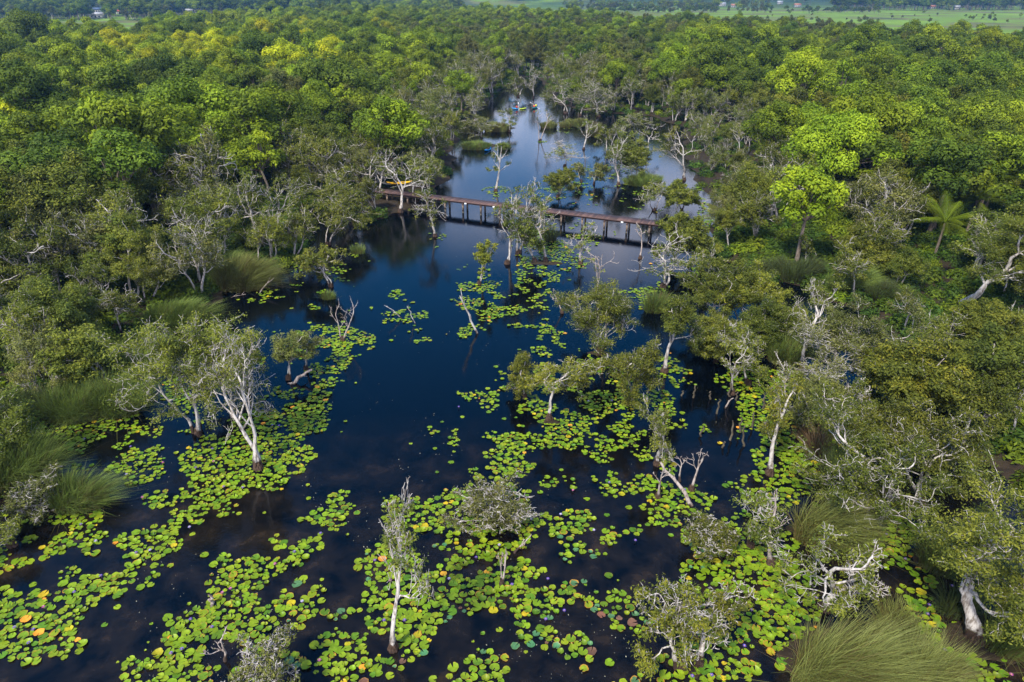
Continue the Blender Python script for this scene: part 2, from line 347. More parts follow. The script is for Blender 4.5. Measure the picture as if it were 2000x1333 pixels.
def foliage(rng, sk, leafy, size, per, spread, lvmin=2, bunch=True):
    C, Nn, T = [], [], []
    keep = {}
    for pts, lv, r, pid in sk:
        if lv < lvmin: continue
        key = pid // 7 if lv >= 3 else pid
        if key not in keep: keep[key] = (rng.random() < min(1, leafy * 1.15 + 0.05), rng.uniform(0.15, 0.85))
        on, tt = keep[key]
        if not on: continue
        if rng.random() > 0.25 + leafy: continue
        anchors = pts[1:] if lv >= 3 else pts[-3:]
        for a in anchors:
            k = rng.poisson(per * (0.35 + leafy))
            if k == 0: continue
            off = rng.normal(0, 1, (k, 3)) * spread * np.array((1, 1, 0.6))
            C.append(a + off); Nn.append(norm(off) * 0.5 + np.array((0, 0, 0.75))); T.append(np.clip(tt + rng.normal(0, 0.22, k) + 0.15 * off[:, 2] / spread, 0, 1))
    if not C: return None
    C = np.concatenate(C); V, Fq = leaves(rng, C, np.concatenate(Nn), size, 0.42)
    return V, Fq, np.repeat(np.concatenate(T), 4)
def root_mesh(rng, r, name='root_mound', h=0.5):
    polys = []
    for k in range(46):
        a = k * 2 * pi / 46 + rng.normal(0, 0.12); rr = r * rng.uniform(0.85, 1.25)
        z = h * rng.uniform(0.6, 1.15)
        pts = np.array([(cos(a) * r * 0.42, sin(a) * r * 0.42, z), (cos(a) * rr * 0.62, sin(a) * rr * 0.62, z * 0.68), (cos(a) * rr * 0.85, sin(a) * rr * 0.85, z * 0.25), (cos(a) * rr * 0.98, sin(a) * rr * 0.98, -0.25)])
        polys.append((pts + rng.normal(0, 0.015, (4, 3)), np.array((0.05, 0.06, 0.06, 0.05)) * (0.5 + r * 1.4), 5))
    V, Fq = tubes(polys); return mk_mesh(name, V, [Fq], [ROOT], smooth=True)

def hero(seed, bx, by, tx, ty, wpx, leafy, stems, style, label, leaf='olive', group=None, thick=1.0, name='paperbark_tree', cat='tree', lf=1.0):
    rng = np.random.default_rng(seed)
    B, H, lean = stand(bx, by, tx, ty); Wd = wpx * depth(B) / F
    lean = np.array(lean) * 0.9
    near = depth(B) < 62
    if style == 'g': Wd *= 1.18
    if style == 'g':   sk = skeleton(rng, stems, 0.36, 4 if near else 3, nch=(5, 4, 4, 4) if near else (5, 5, 4, 3), low=0.35)
    elif style == 's': sk = skeleton(rng, stems, 0.20, 4 if near else 3, nch=(7, 3, 3, 2), low=0.4, ratio=0.5)
    elif style == 'd': sk = skeleton(rng, stems, 0.26, 3, nch=(8, 5, 5, 3), low=0.25, ratio=0.58)
    elif style == 'b': sk = skeleton(rng, stems, 0.22, 3, nch=(3, 3, 3, 2), low=0.45, ratio=0.45)
    sk = fit(sk, H, Wd, lean)
    r0 = (0.027 + 0.0148 * H) * thick / (1 + 0.22 * (stems - 1))
    loc = (B[0], B[1], max(0.0, float(ground_z(B)[0])))
    root = thing(name, label, cat, loc, 0, group)
    link('trunk', wood_mesh(sk, r0, 'trunk', BARK if style != 'b' else BARK_DRY, twig=0.017 if near else 0.022), root)
    if H > 2.2: link('root_mound', root_mesh(rng, r0 * 2.0, h=0.28 + r0), root)
    if leafy > 0.04:
        sz = 0.066 if near else 0.115
        per = {'d': 5.6, 'g': 3.9, 's': 4.6, 'b': 2.5}[style] * (1.75 if near else 1.15)
        per *= lf * min(1.5, max(0.16, Wd * H / 15)); fl = foliage(rng, sk, leafy, sz, per, 0.085 + 0.013 * Wd)
        if fl: link('crown', mk_mesh('crown', fl[0], [fl[1]], [LM[leaf]], tint=fl[2]), root)
    return root

HEROES = [
 # bx, by, tx, ty, w, leafy, stems, style, label, (options)
 (768,1268,750,940,118,.30,1,'g','tall slender white paperbark rising from the pad patch at bottom centre, sparse tiered crown',{'thick':.6}),
 (440,1290,437,1222,62,.06,1,'b','small bare forked white tree among lily pads near the bottom edge, below the cut post',{}),
 (530,1352,518,1262,120,.35,3,'g','low twiggy shrub cut by the bottom edge, left of the tall slender paperbark',{'leaf':'grey'}),
 (505,915,478,645,190,.42,2,'g','white paperbark with dark root base, standing on the biggest pad patch left of open water',{}),
 (388,846,350,612,200,.62,3,'g','broad leafy paperbark in the water left of the biggest pad patch',{}),
 (485,760,440,640,130,.30,3,'g','half bare forked paperbark with thin white stems behind the pad patch tree',{}),
 (562,742,545,650,90,.62,2,'s','grey leafed slim paperbark growing beside the fallen log left of open water',{'leaf':'grey'}),
 (598,722,590,645,70,.62,1,'s','small grey leafed paperbark at the outer end of the fallen log',{'leaf':'grey'}),
 (670,665,665,578,60,.22,2,'b','short twin stemmed half dead tree on the small pad patch left of open water',{}),
 (648,560,645,478,95,.72,2,'g','round leafy small paperbark with a grass tuft at its foot, left of open water',{}),
 (850,462,832,362,75,.42,1,'g','curved white paperbark alone in open water before the boardwalk\'s left part',{}),
 (935,556,935,462,56,.75,2,'s','small twin stemmed paperbark with brownish leaves in the middle of open water',{'leaf':'amber'}),
 (990,516,985,365,70,.48,2,'s','tall pale twin paperbark leftmost in the clump in front of the boardwalk middle',{}),
 (1012,495,1020,342,95,.52,2,'g','tallest forked paperbark in the clump crossing the middle of the boardwalk',{}),
 (1066,512,1050,400,80,.50,1,'g','leaning white paperbark on the root raft, rightmost in the clump at the boardwalk middle',{}),
 (1045,512,1030,415,70,.6,2,'g','leafy low paperbark between the taller stems of the clump at the boardwalk middle',{}),
 (1134,516,1140,425,62,.40,1,'g','thin paperbark with light crown in open water right of the boardwalk middle clump',{}),
 (1163,575,1165,492,80,.14,3,'b','bare white three stemmed tree behind the big round leafy tree in mid lake',{}),
 (1168,692,1158,552,160,.66,3,'d','big round leafy paperbark with many stems in the middle of the lake',{}),
 (1098,612,1085,562,30,.05,1,'b','short bare bent snag touching the left side of the round mid lake tree',{}),
 (1293,562,1290,432,115,.45,2,'g','large forked white paperbark in front of the boardwalk\'s right end',{'thick':1.15}),
 (1356,512,1352,418,95,.85,3,'d','dense leafy paperbark thicket at the right end of the boardwalk',{}),
 (1298,726,1312,558,105,.72,1,'g','white trunked drooping paperbark right of the big round mid lake tree',{}),
 (1025,776,1015,690,56,.75,2,'g','small bushy paperbark on pads, left neighbour of the tree that leans right',{'leaf':'amber'}),
 (1072,822,1132,700,100,.6,1,'g','strongly leaning leafy paperbark with a thick fibrous root plate in mid lake',{'leaf':'amber'}),
 (1228,790,1246,655,95,.62,2,'g','gnarled pale paperbark on pads between the leaning tree and the dark stumps',{}),
 (1283,908,1278,765,92,.42,1,'g','white paperbark with forked bare top standing beside the fallen leaning log',{}),
 (1285,972,1296,900,40,.02,1,'b','short bare pale snag under the leaning log in the lower right water',{}),
 (1350,958,1366,875,42,.05,1,'b','thin bare twiggy sapling growing by the middle of the leaning log',{}),
 (1328,940,1325,888,36,.2,1,'b','tiny twiggy sapling just left of the bare sapling by the leaning log',{}),
 (1463,752,1470,640,95,.45,2,'g','forked pale paperbark standing on pads beyond the dark stumps',{}),
 (1503,926,1545,742,85,.5,1,'g','slim right leaning paperbark with orange leaf tufts beside the brown dry reeds',{'leaf':'amber'}),
 (1466,1068,1440,948,135,.45,1,'g','crooked wide paperbark over the pads in front of the big reed clumps',{}),
 (1505,1102,1528,958,62,.12,1,'b','almost bare leaning white tree left of the big pale green reed clump',{}),
 (1390,1078,1392,1018,75,.55,4,'g','small bushy twig shrub on the outer edge of the lower right pads',{}),
 (1330,1302,1318,1122,130,.40,2,'g','gnarled half bare white paperbark near the bottom edge, left stem of the close pair',{'leaf':'amber','thick':1.1}),
 (1362,1296,1400,1148,120,.42,1,'g','gnarled white paperbark near the bottom edge, right stem of the close pair',{'leaf':'amber','thick':1.1}),
 (1610,1188,1655,1012,170,.38,1,'g','thick leaning old paperbark with bare top above the biggest wind swept reed clump',{'thick':1.35}),
 (1655,1192,1690,1075,80,.35,1,'g','thinner white stem leaning right behind the biggest wind swept reed clump',{'leaf':'amber'}),
 (1705,1032,1762,800,235,.58,2,'g','wide gnarled paperbark with many bare white limbs behind the pale green reed clump',{'thick':1.25}),
 (1802,985,1850,772,210,.70,3,'g','large leafy paperbark with three thick trunks right of the dark green reeds',{'thick':1.1}),
 (1905,1250,1965,925,260,.80,1,'g','thick peeling paperbark trunk with broad crown in the lower right corner',{'thick':1.35,'lf':1.4}),
 (980,1142,984,1072,26,.03,2,'b','short dead twin stub standing in the pads at bottom centre',{}),
 (1003,1080,1040,1045,20,.0,1,'b','slanting bare stick poking out of the pads right of the dead twin stub',{}),
 (962,1012,958,948,120,.45,5,'g','low spreading bush tree on the pads at lower centre',{'leaf':'grey'}),
 (28,1066,5,972,120,.45,2,'g','white leaning tree at the left edge beside lily pads, twisted bare branches',{'thick':1.3}),
 (112,985,100,922,118,.5,2,'g','small spreading white branched tree in front of the reed clump at the left edge',{'leaf':'grey'}),
 (205,708,195,598,130,.88,1,'g','dense rounded paperbark with short white trunk behind the tall reeds on the left bank',{}),
 (150,660,165,570,110,.8,2,'g','leafy olive paperbark behind the dense rounded one on the left bank',{}),
 (52,722,30,562,180,.72,2,'g','large twisted twin trunked paperbark near the left edge above the ferns',{'thick':1.15}),
 (8,930,15,785,130,.95,3,'d','dense bright leafed shrub tree cut by the left edge above the reeds',{}),
 (270,598,250,425,140,.75,2,'s','tall paperbark with two bare white trunks leaning on the muddy left bank',{}),
 (292,600,330,480,110,.8,2,'g','leafy paperbark beside the two bare white trunks on the muddy left bank',{}),
 (390,562,350,425,100,.35,2,'g','paperbark with torn bare top and broken trunk behind the left bank reeds',{}),
 (512,490,490,345,110,.75,1,'g','large spreading paperbark on the small mud island, left trunk of two',{'thick':1.25}),
 (538,482,545,350,110,.75,1,'g','large spreading paperbark on the small mud island, right trunk of two',{'thick':1.25}),
 (640,480,655,372,110,.8,3,'g','leafy multi stemmed paperbark leaning over the dark inlet beside the mud bank',{}),
 (690,438,640,350,100,.8,2,'g','paperbark leaning left from the tip of the mud bank',{}),
 (782,415,780,292,90,.42,1,'g','white paperbark alone at the water edge of the mud bank, kayak behind it',{'thick':1.1}),
 (728,388,730,290,70,.6,1,'s','pale stem paperbark on the mud bank left of the yellow kayak',{}),
 (742,386,748,300,60,.6,1,'s','slender paperbark at the left tip of the yellow kayak',{}),
 (812,398,820,310,70,.6,2,'s','twin paperbark on the bank where the boardwalk leaves the shore',{}),
 (1054,276,1058,212,44,.25,2,'b','white sparse tree alone in the channel beyond the boardwalk, ringed by pads',{}),
 (1102,326,1098,268,66,.35,2,'g','twin white trunks forming a V beyond the boardwalk',{}),
 (1088,386,1095,330,56,.85,2,'d','round little paperbark on dark roots just beyond the boardwalk middle',{}),
 (1136,356,1135,318,30,.85,2,'g','left of two small grey shrubs standing in water beyond the boardwalk',{'leaf':'grey'}),
 (1160,360,1162,318,36,.85,2,'g','right of two small grey shrubs standing in water beyond the boardwalk',{'leaf':'grey'}),
 (968,374,975,272,50,.6,1,'s','tall narrow leafy tree beyond the boardwalk, in front of the end-on blue kayak',{}),
 (928,236,930,165,60,.55,3,'g','group of white stems on the left bank of the far channel',{}),
 (995,258,990,208,46,.6,1,'g','small pale tree at the tip of the reeds on the left of the far channel',{}),
 (940,272,935,222,60,.7,2,'g','grey bushy tree behind the low round reed clump in the far lake',{'leaf':'grey'}),
 (1208,362,1205,262,60,.5,1,'g','leaning pale trunk left of the long reed bed beyond the boardwalk',{}),
 (1240,352,1235,262,95,.85,3,'d','rounded leafy paperbark above the long reed bed beyond the boardwalk',{}),
 (1186,300,1195,240,60,.6,2,'g','light crowned paperbark in water behind the rounded one over the long reed bed',{}),
 (1235,268,1240,212,80,.7,2,'g','pale crowned tree with dead tips at the back of the far right water',{}),
 (1170,228,1165,150,75,.55,3,'g','stout white trunked paperbark on the far bank right of the kayaks',{'thick':1.3}),
 (1104,222,1110,150,75,.7,2,'g','leafy paperbark at the right corner of the far channel',{}),
 (1134,226,1138,170,50,.6,1,'g','small paperbark between the stout one and the far channel corner',{}),
 (1336,352,1338,245,90,.6,1,'g','tall pale paperbark on the right shore beyond the boardwalk',{'leaf':'amber'}),
 (1278,412,1282,352,46,.5,2,'g','small light tree in the water at the right end beyond the boardwalk',{}),
 (1332,412,1338,352,62,.85,3,'d','dense dark bush tree on the right shore just beyond the boardwalk end',{}),
 (1042,192,1045,128,44,.5,2,'g','white paperbark at the head of the far channel behind the kayaks',{}),
 (1012,190,1010,140,50,.7,2,'g','leafy paperbark on the left of the channel head, behind the two tone kayak',{}),
 (1400,642,1412,505,130,.72,4,'s','tall thicket of thin stems left of the reeds, at the near right shore',{}),
 (1452,640,1440,512,120,.78,3,'g','leafy paperbark behind the thin stemmed thicket on the right',{'leaf':'amber'}),
 (1398,708,1400,618,120,.88,3,'d','low dense paperbark at the water edge right of the white trunked drooping one',{}),
 (1492,690,1495,585,120,.85,3,'d','rounded leafy paperbark just left of the bright green reed tuft on the right',{}),
 (1568,720,1578,545,95,.42,1,'g','tall pale paperbark with a bare crooked top behind the gnarled white one on the right',{}),
 (1622,775,1622,640,165,.45,2,'g','gnarled white limbed paperbark right of the bright green reed tuft',{'leaf':'grey'}),
 (1702,748,1700,565,140,.72,2,'g','grey leafed paperbark with a fine twig crown right of the gnarled white one',{'leaf':'grey'}),
 (1600,860,1590,740,120,.6,3,'g','twiggy pale shrub tree over dry brown reeds, lower right',{'leaf':'grey'}),
 (1560,655,1545,600,100,.8,2,'g','short olive paperbark behind the bright green reed tuft on the right',{}),
 (1575,530,1580,465,55,.7,1,'s','small slim paperbark alone on the right bank behind the dark reeds',{}),
 (1140,292,1150,225,40,.4,1,'s','thin leaning tree in the far water left of the long reed bed',{}),
 (1212,302,1224,236,44,.45,1,'s','slim pale tree in the far water between the rounded paperbark and the stout one',{}),
 (1264,302,1270,242,48,.45,1,'g','slim forked tree at the right end of the far open water',{}),
 (1430,770,1434,668,60,.35,1,'s','slim sparse tree on pads left of the slim right leaning paperbark',{}),
 (1536,792,1542,700,60,.4,1,'s','slender grey tree rising above the dry brown reeds',{'leaf':'grey'}),
 (1655,862,1668,742,84,.4,2,'g','half bare pale tree behind the dark green reed clump',{}),
 (1702,935,1714,830,72,.4,1,'g','sparse crooked tree over the small green reeds, left of the wide gnarled one',{}),
 (1060,456,1070,394,44,.4,1,'s','thin tree directly in front of the boardwalk beside the middle clump',{}),
 (1250,506,1256,440,44,.35,1,'b','nearly bare sapling left of the large forked paperbark',{}),
 (1386,562,1392,472,60,.45,2,'s','thin twin tree below the boardwalk\'s right end, beside the near thicket',{}),
 (1868,610,1935,420,230,.92,1,'g','huge right leaning trunk with broad dark crown at the right edge',{'thick':1.5,'lf':3.0}),
]
hero_xy = []
for i, h in enumerate(HEROES):
    kw = h[9]; hero(100 + i, *h[:9], **kw); hero_xy.append(ground(h[0], h[1])[:2])
hero_xy = np.array(hero_xy)

# ------------------------------------------------------------------ forest prototypes: (trunk mesh, crown mesh) of height 1 m units baked at real size
def broadleaf(seed, H, R, npuff, leaf, lsize=0.165, dens=1.0, cone=0.0):
    rng = np.random.default_rng(seed); polys = []; C, Nn, T = [], [], []
    tr = np.array([(0, 0, -0.5), (rng.normal(0, .1), rng.normal(0, .1), H * 0.25), (rng.normal(0, .25), rng.normal(0, .25), H * 0.5)])
    polys.append((tr, np.array((0.26, 0.17, 0.13)) * H / 10, 7))
    for k in range(npuff):
        u = rng.random(); el = math.acos(1 - u * 1.25) if u * 1.25 < 1.99 else pi; az = k * 2.399 + rng.normal(0, .3)
        rr = R * rng.uniform(0.30, 1.0); d = np.array((sin(el) * cos(az), sin(el) * sin(az), cos(el)))
        c = np.array((0, 0, H * 0.60)) + d * np.array((rr, rr, H * 0.34 * rng.uniform(0.8, 1.1)))
        if cone: f = 1 - cone * np.clip((c[2] / H - 0.35) / 0.65, 0, 1); c[:2] *= f
        pr = R * rng.uniform(0.17, 0.42) * (0.8 if cone else 1)
        q = tr[-1] * 0.9; mid = (q + c) / 2 + rng.normal(0, .25, 3)
        polys.append((np.array([q, mid, c]), np.array((0.09, 0.06, 0.03)) * H / 10, 4))
        n = int(dens * 84 * (pr / 0.9) ** 2 * (0.26 / lsize) ** 1.7); dd = norm(rng.normal(0, 1, (n, 3)) + np.array((0, 0, 0.35)))
        lump = 1 + 0.22 * np.sin(dd[:, 0] * 5 + k) * np.cos(dd[:, 1] * 4 + k * 2)
        C.append(c + dd * (pr * lump * (1 - 0.42 * rng.random(n) ** 2.2))[:, None] * np.array((1, 1, 0.74))); Nn.append(dd + np.array((0, 0, 0.5)))
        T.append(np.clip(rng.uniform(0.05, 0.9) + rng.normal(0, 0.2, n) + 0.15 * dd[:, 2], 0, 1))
    C = np.concatenate(C); V, Fq = leaves(rng, C, np.concatenate(Nn), lsize, 0.55)
    tv, tf = tubes(polys)
    return (tv, tf), (V, Fq, np.repeat(np.concatenate(T), 4))
def swamp(seed, H, Wd, leafy=0.85, lsize=0.125, low=0.38, gn=0.24):
    rng = np.random.default_rng(seed)
    sk = fit(skeleton(rng, int(rng.integers(1, 4)), gn, 3, nch=(9, 5, 5, 3), low=low, ratio=0.56), H, Wd, (rng.normal(0, .4), rng.normal(0, .4)))
    polys = []
    for pts, lv, r, pid in sk:
        if lv >= 3 and rng.random() < 0.4: continue
        ra = max(0.17 * H / 8 * r, 0.02); polys.append((pts - np.array((0, 0, .3 if lv == 0 else 0)), np.linspace(ra, max(ra * 0.45, 0.015), len(pts)), (6, 4, 3, 3)[min(lv, 3)]))
    fl = foliage(rng, sk, leafy, lsize, 13.0, 0.14 + 0.018 * Wd)
    return tubes(polys), fl
SPEC = {}
def reg(key, leaf, items, bark):
    L = []
    for k, ((tv, tf), (cv, cf, ct)) in enumerate(items):
        tm = mk_mesh('trunk', tv, [tf], [bark], smooth=True); cm = mk_mesh('crown', cv, [cf], [LM[leaf]], tint=ct)
        both = mk_mesh('tree', np.concatenate([tv, cv]), [np.concatenate([tf, cf + len(tv)])], [bark, LM[leaf]], mat_idx=np.concatenate([np.zeros(len(tf)), np.ones(len(cf))]), tint=np.concatenate([np.zeros(len(tv)), ct]))
        L.append((tm, cm, both))
    SPEC[key] = L
sw = [swamp(s, H, w) for s, H, w in ((11, 8.5, 6.0), (12, 7.5, 6.5), (13, 9.0, 5.5), (14, 7.0, 5.5), (15, 8.0, 7.0))]
reg('olive', 'olive', sw, BARK)
reg('grey', 'grey', sw[:3], BARK)
op = [swamp(s, H, w, .42, .12, .55, .30) for s, H, w in ((31, 8.8, 6.5), (32, 7.6, 6.0), (33, 8.2, 7.2), (34, 7.0, 5.6), (35, 9.2, 6.0))]
reg('open', 'olive', op, BARK)
reg('opengrey', 'grey', op[::2], BARK)
reg('amber', 'amber', sw[2:], BARK)
bl = [broadleaf(s, H, R, n, None) for s, H, R, n in ((21, 10.5, 3.6, 26), (22, 9.0, 3.4, 22), (23, 11.5, 4.2, 30), (24, 10, 3.0, 20), (25, 8.5, 3.8, 24), (26, 9.8, 4.4, 30), (27, 11, 3.3, 22))]
reg('green', 'green', bl, BARK_BROWN)
reg('dark', 'dark', bl[:3] + bl[5:], BARK_BROWN)
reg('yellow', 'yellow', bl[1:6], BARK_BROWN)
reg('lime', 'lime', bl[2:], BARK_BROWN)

# ------------------------------------------------------------------ where the forest stands
EDGE = [(-250, 56), (0, 56), (60, 52), (250, 56), (300, 42), (330, 34), (420, 30), (520, 24), (650, 15), (850, 12), (1000, 18), (1150, 24), (1300, 30), (1450, 33), (1560, 36), (1700, 48), (1850, 55), (2250, 56)]
ex = np.array([e[0] for e in EDGE]); ey = np.array([e[1] for e in EDGE])
HEAD = 9.8
def edge_dist(px):
    y = np.interp(px, ex, ey); d = [ray(a, b) for a, b in zip(np.atleast_1d(px), np.atleast_1d(y))]
    return np.array([math.hypot(*(v[:2] * (CAMH - HEAD) / -v[2])) for v in d])
def inpoly(P, poly):
    ins = np.zeros(len(P), bool)
    for a, b in zip(poly, np.roll(poly, -1, 0)):
        c_ = (a[1] > P[:, 1]) != (b[1] > P[:, 1]); ins ^= c_ & (P[:, 0] < (b[0] - a[0]) * (P[:, 1] - a[1]) / (b[1] - a[1] + 1e-12) + a[0])
    return ins
FLOOD = [np.array([ground(x, y)[:2] for x, y in pl]) for pl in (
    [(1705, 745), (1800, 738), (2300, 765), (2300, 1150), (2030, 1060), (1930, 930), (1830, 870), (1740, 830), (1690, 790)],
    [(1395, 610), (1480, 630), (1560, 680), (1690, 700), (1700, 750), (1600, 760), (1500, 715), (1400, 690)])]
rng = np.random.default_rng(5)
def scatter(step, r0, r1):
    g = np.stack(np.meshgrid(np.arange(-620, 620, step), np.arange(10, 760, step)), -1).reshape(-1, 2)
    g = g + rng.uniform(-0.42, 0.42, g.shape) * step
    r = np.hypot(g[:, 0], g[:, 1]); g = g[(r >= r0) & (r < r1) & (g[:, 1] > 18)]
    px, py = project(np.c_[g, np.full(len(g), 6.0)]); k = (px > -140) & (px < 2140) & (py < 1500); g, px = g[k], px[k]
    k = np.hypot(g[:, 0], g[:, 1]) < edge_dist(px) * (1 + 0.05 * snoise(g, 0.05)); return g[k]
P = np.concatenate([scatter(3.9, 0, 100), scatter(4.5, 100, 190), scatter(5.6, 190, 760)])
sd = lake_sd(P); fl = np.zeros(len(P), bool)
for pl in FLOOD: fl |= inpoly(P, pl)
keep = (sd > 0.4) | fl
dmin = np.min(np.linalg.norm(P[:, None] - hero_xy[None], axis=2), axis=1); keep &= dmin > 2.3
# the boardwalk's landings and the kayak's place stay open
for x, y, r in ((780, 372, 3.0), (815, 385, 2.5), (1375, 445, 2.0), (730, 400, 3.5), (760, 395, 3.0), (1865, 625, 5.0), (1900, 600, 3.5)): keep &= np.linalg.norm(P - ground(x, y)[:2], axis=1) > r
# the forest leaves these single trees and palms in sight
cpx, cpy = project(np.c_[P, np.full(len(P), 5.5)]); cd = np.hypot(P[:, 0], P[:, 1])
for bx, by, ty, rw in ((75, 135, 24, 40), (312, 262, 130, 45), (528, 395, 248, 34), (1615, 420, 222, 70), (1555, 520, 312, 48), (1725, 205, 108, 34), (458, 70, 17, 18), (535, 55, 3, 15), (1900, 330, 195, 55), (640, 120, 45, 26), (1490, 140, 48, 26),
                       (1965, 440, 330, 45), (1885, 462, 372, 40), (1845, 365, 262, 32), (1825, 500, 420, 36)):
    g0 = np.hypot(*ground(bx, by)[:2]); keep &= ~((np.abs(cpx - bx) < rw) & (cpy > ty + .15 * (by - ty)) & (cpy < by - .1 * (by - ty)) & (cd < g0 + 3))
P = P[keep]; sd = sd[keep]; fl = fl[keep]
px, py = project(np.c_[P, np.full(len(P), 6.5)])
SWATH = [(340, 118, 170, 26, 'yellow', .85), (50, 108, 95, 26, 'lime', .8), (150, 100, 60, 20, 'lime', .6), (440, 42, 150, 13, 'lime', .75), (560, 130, 120, 22, 'yellow', .35), (30, 290, 60, 60, 'yellow', .5), (1060, 22, 130, 8, 'lime', .7),  # yellow and lime swaths: sunlit patches put into the leaf colour by tree kind
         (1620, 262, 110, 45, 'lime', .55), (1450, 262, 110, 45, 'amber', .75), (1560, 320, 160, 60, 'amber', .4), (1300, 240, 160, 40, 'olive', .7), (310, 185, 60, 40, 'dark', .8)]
def pick(x, y, s, flood, q, w):
    """the kind of tree that grows there: q even random, w slow random 0..1"""
    if flood: return ('amber' if q < 0.08 else 'olive' if q < 0.50 else 'open' if q < .8 else 'opengrey')
    if s < 15 and y > 105 and not (x < 520 and y < 300): return ('open' if q < 0.55 else 'opengrey' if q < 0.78 else 'olive' if q < .93 else 'green')
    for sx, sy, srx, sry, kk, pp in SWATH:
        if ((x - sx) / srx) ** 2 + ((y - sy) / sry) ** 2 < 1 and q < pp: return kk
    if x < 760 and y < 140: table = (('lime', .22), ('yellow', .06), ('green', .48), ('dark', .24))
    elif x < 520 and y < 330: table = (('lime', .18), ('green', .44), ('dark', .26), ('olive', .12))
    elif x < 520 and y < 430: table = (('green', .30), ('dark', .15), ('olive', .35), ('grey', .2))
    elif x < 520: table = (('olive', .6), ('grey', .15), ('green', .2), ('amber', .05))
    elif x < 900 and y < 260: table = (('green', .36), ('olive', .30), ('grey', .14), ('lime', .06), ('dark', .14))
    elif x < 900: table = (('olive', .55), ('grey', .25), ('green', .20))
    elif y < 40: table = (('lime', .25), ('green', .35), ('olive', .25), ('grey', .15))
    elif x < 1300 and y < 260: table = (('olive', .46), ('grey', .28), ('green', .20), ('dark', .06))
    elif y < 95 and x > 1300: table = (('grey', .40), ('olive', .3), ('green', .2), ('dark', .10))
    elif y < 200: table = (('green', .42), ('dark', .22), ('olive', .22), ('lime', .08), ('grey', .06))
    elif 1340 < x < 1760 and y < 400: table = (('lime', .22), ('amber', .30), ('olive', .25), ('green', .23))
    elif y < 400: table = (('green', .38), ('dark', .24), ('olive', .28), ('lime', .10))
    elif x > 1600 and y < 620: table = (('dark', .22), ('green', .30), ('olive', .48))
    else: table = (('olive', .6), ('amber', .25), ('grey', .15))
    v = (0.55 * q + 0.45 * w)
    v = min(0.999, max(0, (v - 0.12) / 0.76)); acc = 0
    for k, f in table:
        acc += f
        if v < acc: return k
    return table[-1][0]
q = rng.random(len(P)); w = np.clip(0.5 + 0.6 * snoise(P, 0.06, 4), 0, 1)
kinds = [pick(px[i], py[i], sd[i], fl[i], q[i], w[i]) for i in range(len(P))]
dist = np.hypot(P[:, 0], P[:, 1])
hs = np.ones(len(P))
for i, k in enumerate(kinds):
    s = rng.uniform(0.72, 1.15) if rng.random() < .88 else rng.uniform(1.15, 1.4)
    if k in ('olive', 'grey', 'amber', 'open', 'opengrey'): s *= 0.95
    if fl[i]: s *= 0.66
    elif sd[i] < 6: s *= 0.78
    elif sd[i] < 14: s *= 0.9
    if py[i] > 500 and not fl[i]: s *= 0.82
    if 1100 < px[i] < 1500 and 180 < py[i] < 300: s *= 0.62
    if dist[i] > 150: s *= 1.0
    hs[i] = s
gz = ground_z(P)
# which ones show largest: the nearest
size_px = hs * 8 / np.array([depth((a, b, 4)) for a, b in P])
inview = (px > -40) & (px < 2040)
order = np.argsort(-(size_px * np.where(inview, 1, 0.001)))
IND = set(order[:290].tolist())
ORD = ['first', 'second', 'third', 'fourth', 'fifth', 'sixth', 'seventh', 'eighth', 'ninth', 'tenth', 'eleventh', 'twelfth', 'thirteenth', 'fourteenth', 'fifteenth', 'sixteenth', 'seventeenth', 'eighteenth', 'nineteenth', 'twentieth',
       'twenty-first', 'twenty-second', 'twenty-third', 'twenty-fourth', 'twenty-fifth', 'twenty-sixth', 'twenty-seventh', 'twenty-eighth', 'twenty-ninth', 'thirtieth', 'thirty-first', 'thirty-second', 'thirty-third', 'thirty-fourth', 'thirty-fifth', 'thirty-sixth']
WORDK = {'open': 'open crowned olive paperbark', 'opengrey': 'open crowned grey paperbark', 'olive': 'olive paperbark', 'grey': 'grey-green paperbark', 'amber': 'yellowish paperbark', 'green': 'mid green broadleaf', 'dark': 'dark green broadleaf', 'yellow': 'golden green broadleaf', 'lime': 'bright green broadleaf'}
BANDS = [(0, 'beyond the kayaks', 190), (190, 'beside the far reeds', 270), (270, 'level with blue kayak', 330), (330, 'level with yellow kayak', 390), (390, 'level with boardwalk posts', 450), (450, 'level with mud island', 520),
         (520, 'level with white snag', 600), (600, 'level with mid-lake tree', 690), (690, 'level with dark stumps', 800), (800, 'level with leaning log', 3000)]
rows = {}
for i in sorted(IND, key=lambda i: px[i]):
    b = next(n for a, n, e in BANDS if py[i] < e); side = 'left' if px[i] < 1000 else 'right'
    rows.setdefault((b, side, kinds[i]), []).append(i)
for (b, side, kd), L in rows.items():
    seq = L if side == 'left' else L[::-1]
    for n, i in enumerate(seq):
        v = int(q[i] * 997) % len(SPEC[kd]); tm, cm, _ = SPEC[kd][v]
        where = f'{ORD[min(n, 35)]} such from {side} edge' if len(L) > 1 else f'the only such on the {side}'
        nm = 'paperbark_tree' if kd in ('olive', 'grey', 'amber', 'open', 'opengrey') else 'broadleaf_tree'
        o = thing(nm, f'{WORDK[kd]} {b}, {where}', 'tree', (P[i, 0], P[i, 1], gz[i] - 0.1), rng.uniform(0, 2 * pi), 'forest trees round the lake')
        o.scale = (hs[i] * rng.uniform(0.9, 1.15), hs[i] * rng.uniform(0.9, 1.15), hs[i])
        link('trunk', tm, o); link('crown', cm, o)

